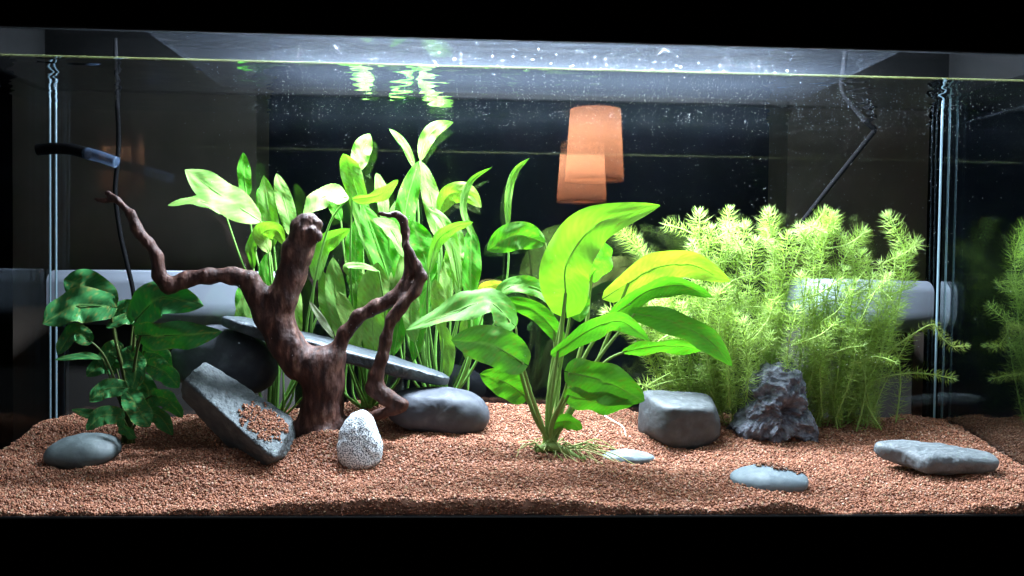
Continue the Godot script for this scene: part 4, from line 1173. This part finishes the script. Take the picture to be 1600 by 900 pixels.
	var tips := [
		[V(297.3,320.9,-235), V(299.3,199.4,-240), V(323,64.5,-255)], [V(341.7,327.5,-250), V(332.9,207.4,-255), V(343,62.9,-265)], [V(311.4,301.9,-225), V(306.6,183.3,-235), V(330,65.3,-250)],
		[V(355.1,306.6,-225), V(348,200.2,-235), V(355.5,65.4,-250)], [V(390.7,324.7,-245), V(413.1,233.6,-250), V(393.7,63.6,-262)], [V(381.4,287.8,-265), V(380.3,181.9,-268), V(387.8,62.2,-270)],
		[V(409.7,295.2,-222), V(409.7,201,-232), V(410.9,65.7,-250)], [V(463.9,327.1,-238), V(430.7,267.1,-240), V(415.3,167,-245), V(421.3,64.9,-255)], [V(481.2,318.2,-252), V(449.5,242.3,-256), V(442.4,63.3,-265)],
		[V(468.3,320.8,-228), V(459,251,-232), V(448.6,66.2,-248)], [V(522.7,300.3,-250), V(501.1,276.6,-252), V(475.7,183.4,-258), V(469.8,58.6,-268)], [V(556.5,323.3,-262), V(572.2,286.3,-262), V(576.1,243.8,-264), V(554.1,149.4,-266), V(518.8,58.5,-270)],
		[V(511.3,272.3,-235), V(498.8,184.7,-242), V(481.7,60.9,-255)], [V(559.8,270.6,-240), V(551.2,201.8,-245), V(520.8,133.8,-250), V(496.1,56.2,-258)], [V(587,244,-258), V(571.9,192.8,-260), V(540.9,115.3,-264), V(513.6,54.5,-268)],
		[V(276.2,231.9,-250), V(270.2,164.9,-255), V(303.6,63.2,-262)], [V(257.5,207.2,-240), V(251.6,148.8,-246), V(297.7,64.2,-256)], [V(240.4,181.3,-255), V(246.3,122.5,-258), V(295.6,62.8,-264)],
		[V(335.5,194.1,-195), V(333.2,136.8,-210), V(342.3,67.9,-235)], [V(340.5,186.8,-185), V(360.4,129.4,-205), V(364.3,67.5,-238)], [V(419.2,242.6,-205), V(421.8,169.2,-218), V(425,62.9,-242)],
		[V(408.6,203,-190), V(410.4,137.5,-208), V(422.7,63.9,-236)], [V(452,167.3,-195), V(456.2,121.2,-212), V(465.1,59.9,-236)], [V(493.8,235.3,-215), V(488.2,152.7,-226), V(481.3,58.6,-244)],
		[V(300.5,265.6,-265), V(294.4,181,-268), V(319.2,61.6,-272)], [V(407.2,250.1,-275), V(405.1,164.4,-276), V(408,61,-278)], [V(465.3,276.6,-280), V(460.8,181.8,-281), V(457.8,60.5,-282)],
		[V(510.7,251.4,-282), V(500,164.7,-283), V(489.7,55.9,-284)], [V(548.8,243.3,-278), V(534.2,156.6,-280), V(511.1,52,-282)], [V(542.5,210.8,-228), V(532.1,143.5,-238), V(505.5,57.6,-250)],
		[V(250.3,222.9,-265), V(268.9,147.1,-266), V(310.1,61.9,-270)], [V(314.8,241.2,-210), V(307.6,159.7,-222), V(328.2,66.3,-244)], [V(276.5,184.3,-215), V(272.2,126.4,-226), V(312.5,65.6,-248)],
		[V(382.8,201.5,-215), V(383.6,135.5,-225), V(392,66.4,-245)], [V(494.5,187,-205), V(490.5,120.4,-220), V(484,55.1,-240)], [V(445.7,209.8,-228), V(446.3,143.1,-236), V(449.5,61.6,-250)],
		[V(194.7,306.2,-270), V(215.8,288,-268), V(237,264.7,-266), V(259,223,-266), V(299.6,130.2,-268), V(319.2,61.6,-272)], [V(183.1,192.7,-250), V(206.2,181.2,-252), V(245.4,147.9,-256), V(299.9,62.8,-264)],
		[V(215.6,230.9,-262), V(237.3,197.6,-262), V(273,130.4,-264), V(305.2,62.2,-268)], [V(225.1,100.3,-235), V(255.9,89.6,-242), V(301.8,60.2,-255)], [V(312.3,221.4,-200), V(326.2,152.4,-215), V(339.7,67,-240)],
	]
	for i in tips.size():
		var p: Array = tips[i].duplicate()
		p.reverse()
		var len := 0.0
		for k in p.size() - 1: len += (p[k] as Vector3).distance_to(p[k + 1])
		for k in range(1, p.size() - 1): p[k] += Vector3(rng.randf_range(-9, 9), rng.randf_range(-6, 6), rng.randf_range(-5, 8)) * 0.001
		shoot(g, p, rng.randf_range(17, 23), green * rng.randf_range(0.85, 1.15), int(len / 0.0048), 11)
	for i in tips.size():
		for k in 2:
			var p: Array = tips[i]
			var s0: Vector3 = (p[p.size() - 2] as Vector3).lerp(p[0], rng.randf_range(0.05, 0.75))
			var out := Vector3(rng.randf_range(-1, 1), rng.randf_range(0.2, 0.9), rng.randf_range(-0.4, 0.7)).normalized()
			var l := rng.randf_range(0.035, 0.075)
			var e1 := s0 + out * l * 0.55
			var e2 := e1 + (out + Vector3(rng.randf_range(-0.6, 0.6), rng.randf_range(-0.9, 0.9), rng.randf_range(-0.2, 0.4))).normalized() * l * 0.45
			e2.z = clampf(e2.z, ZB + 0.012, -0.17)
			e2.x = minf(e2.x, 0.60)
			e2.y = minf(e2.y, 0.305)
			e1.y = minf(e1.y, 0.300)
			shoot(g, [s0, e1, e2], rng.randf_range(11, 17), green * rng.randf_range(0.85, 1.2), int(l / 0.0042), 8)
	for i in 85:     # more shoots inside the bush
		var u := rng.randf()
		var base := on(lerpf(0.285, 0.555, u) + rng.randf_range(-0.02, 0.02), -rng.randf_range(0.235, 0.288))
		var top := base + Vector3(rng.randf_range(-0.055, 0.055), rng.randf_range(0.07, 0.19), rng.randf_range(-0.01, 0.045))
		top.y = minf(top.y, 0.29)
		top.z = clampf(top.z, ZB + 0.015, -0.19)
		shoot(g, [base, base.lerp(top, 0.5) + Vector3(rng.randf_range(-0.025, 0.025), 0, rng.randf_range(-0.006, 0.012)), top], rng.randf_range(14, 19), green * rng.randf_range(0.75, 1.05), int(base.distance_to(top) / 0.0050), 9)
	var h := thing("trailing_shoot", "needle leaved shoot lying low over the gravel towards the right glass", "water plant", V(514.7,102,-235))
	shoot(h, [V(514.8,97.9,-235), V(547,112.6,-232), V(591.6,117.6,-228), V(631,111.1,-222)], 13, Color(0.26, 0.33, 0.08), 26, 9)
	for k in h.get_children(): (k as Node3D).position = -h.position
	var h2 := thing("trailing_shoot", "needle leaved shoot arching up and down across the right glass corner", "water plant", V(518.4,122.9,-235))
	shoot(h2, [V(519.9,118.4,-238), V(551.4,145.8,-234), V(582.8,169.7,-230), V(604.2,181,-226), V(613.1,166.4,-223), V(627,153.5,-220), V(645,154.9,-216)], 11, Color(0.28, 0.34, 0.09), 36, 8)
	for k in h2.get_children(): (k as Node3D).position = -h2.position
	for o in [a, b, c, d, f, g]:
		for k in o.get_children(): (k as Node3D).position = -o.position
	# bits lying on the gravel
	tag(put("root_bit", tube([V(77.3,20.8,-95), V(83,19.4,-95), V(90.1,21.5,-95), V(97.3,19.4,-95), V(106,17.9,-95)], 0.0012, 0.0008, 6, 4), M.bone), "pale bit of root lying on the gravel in front of the middle plant", "root")
	tag(put("root_bit", tube([V(174.6,65.1,-200), V(186.9,58.6,-192), V(195.4,53.5,-186), V(197.7,43.6,-180)], 0.0011, 0.0007, 6, 4), M.bone), "bent pale twig of root lying on the gravel behind the middle plant", "root")
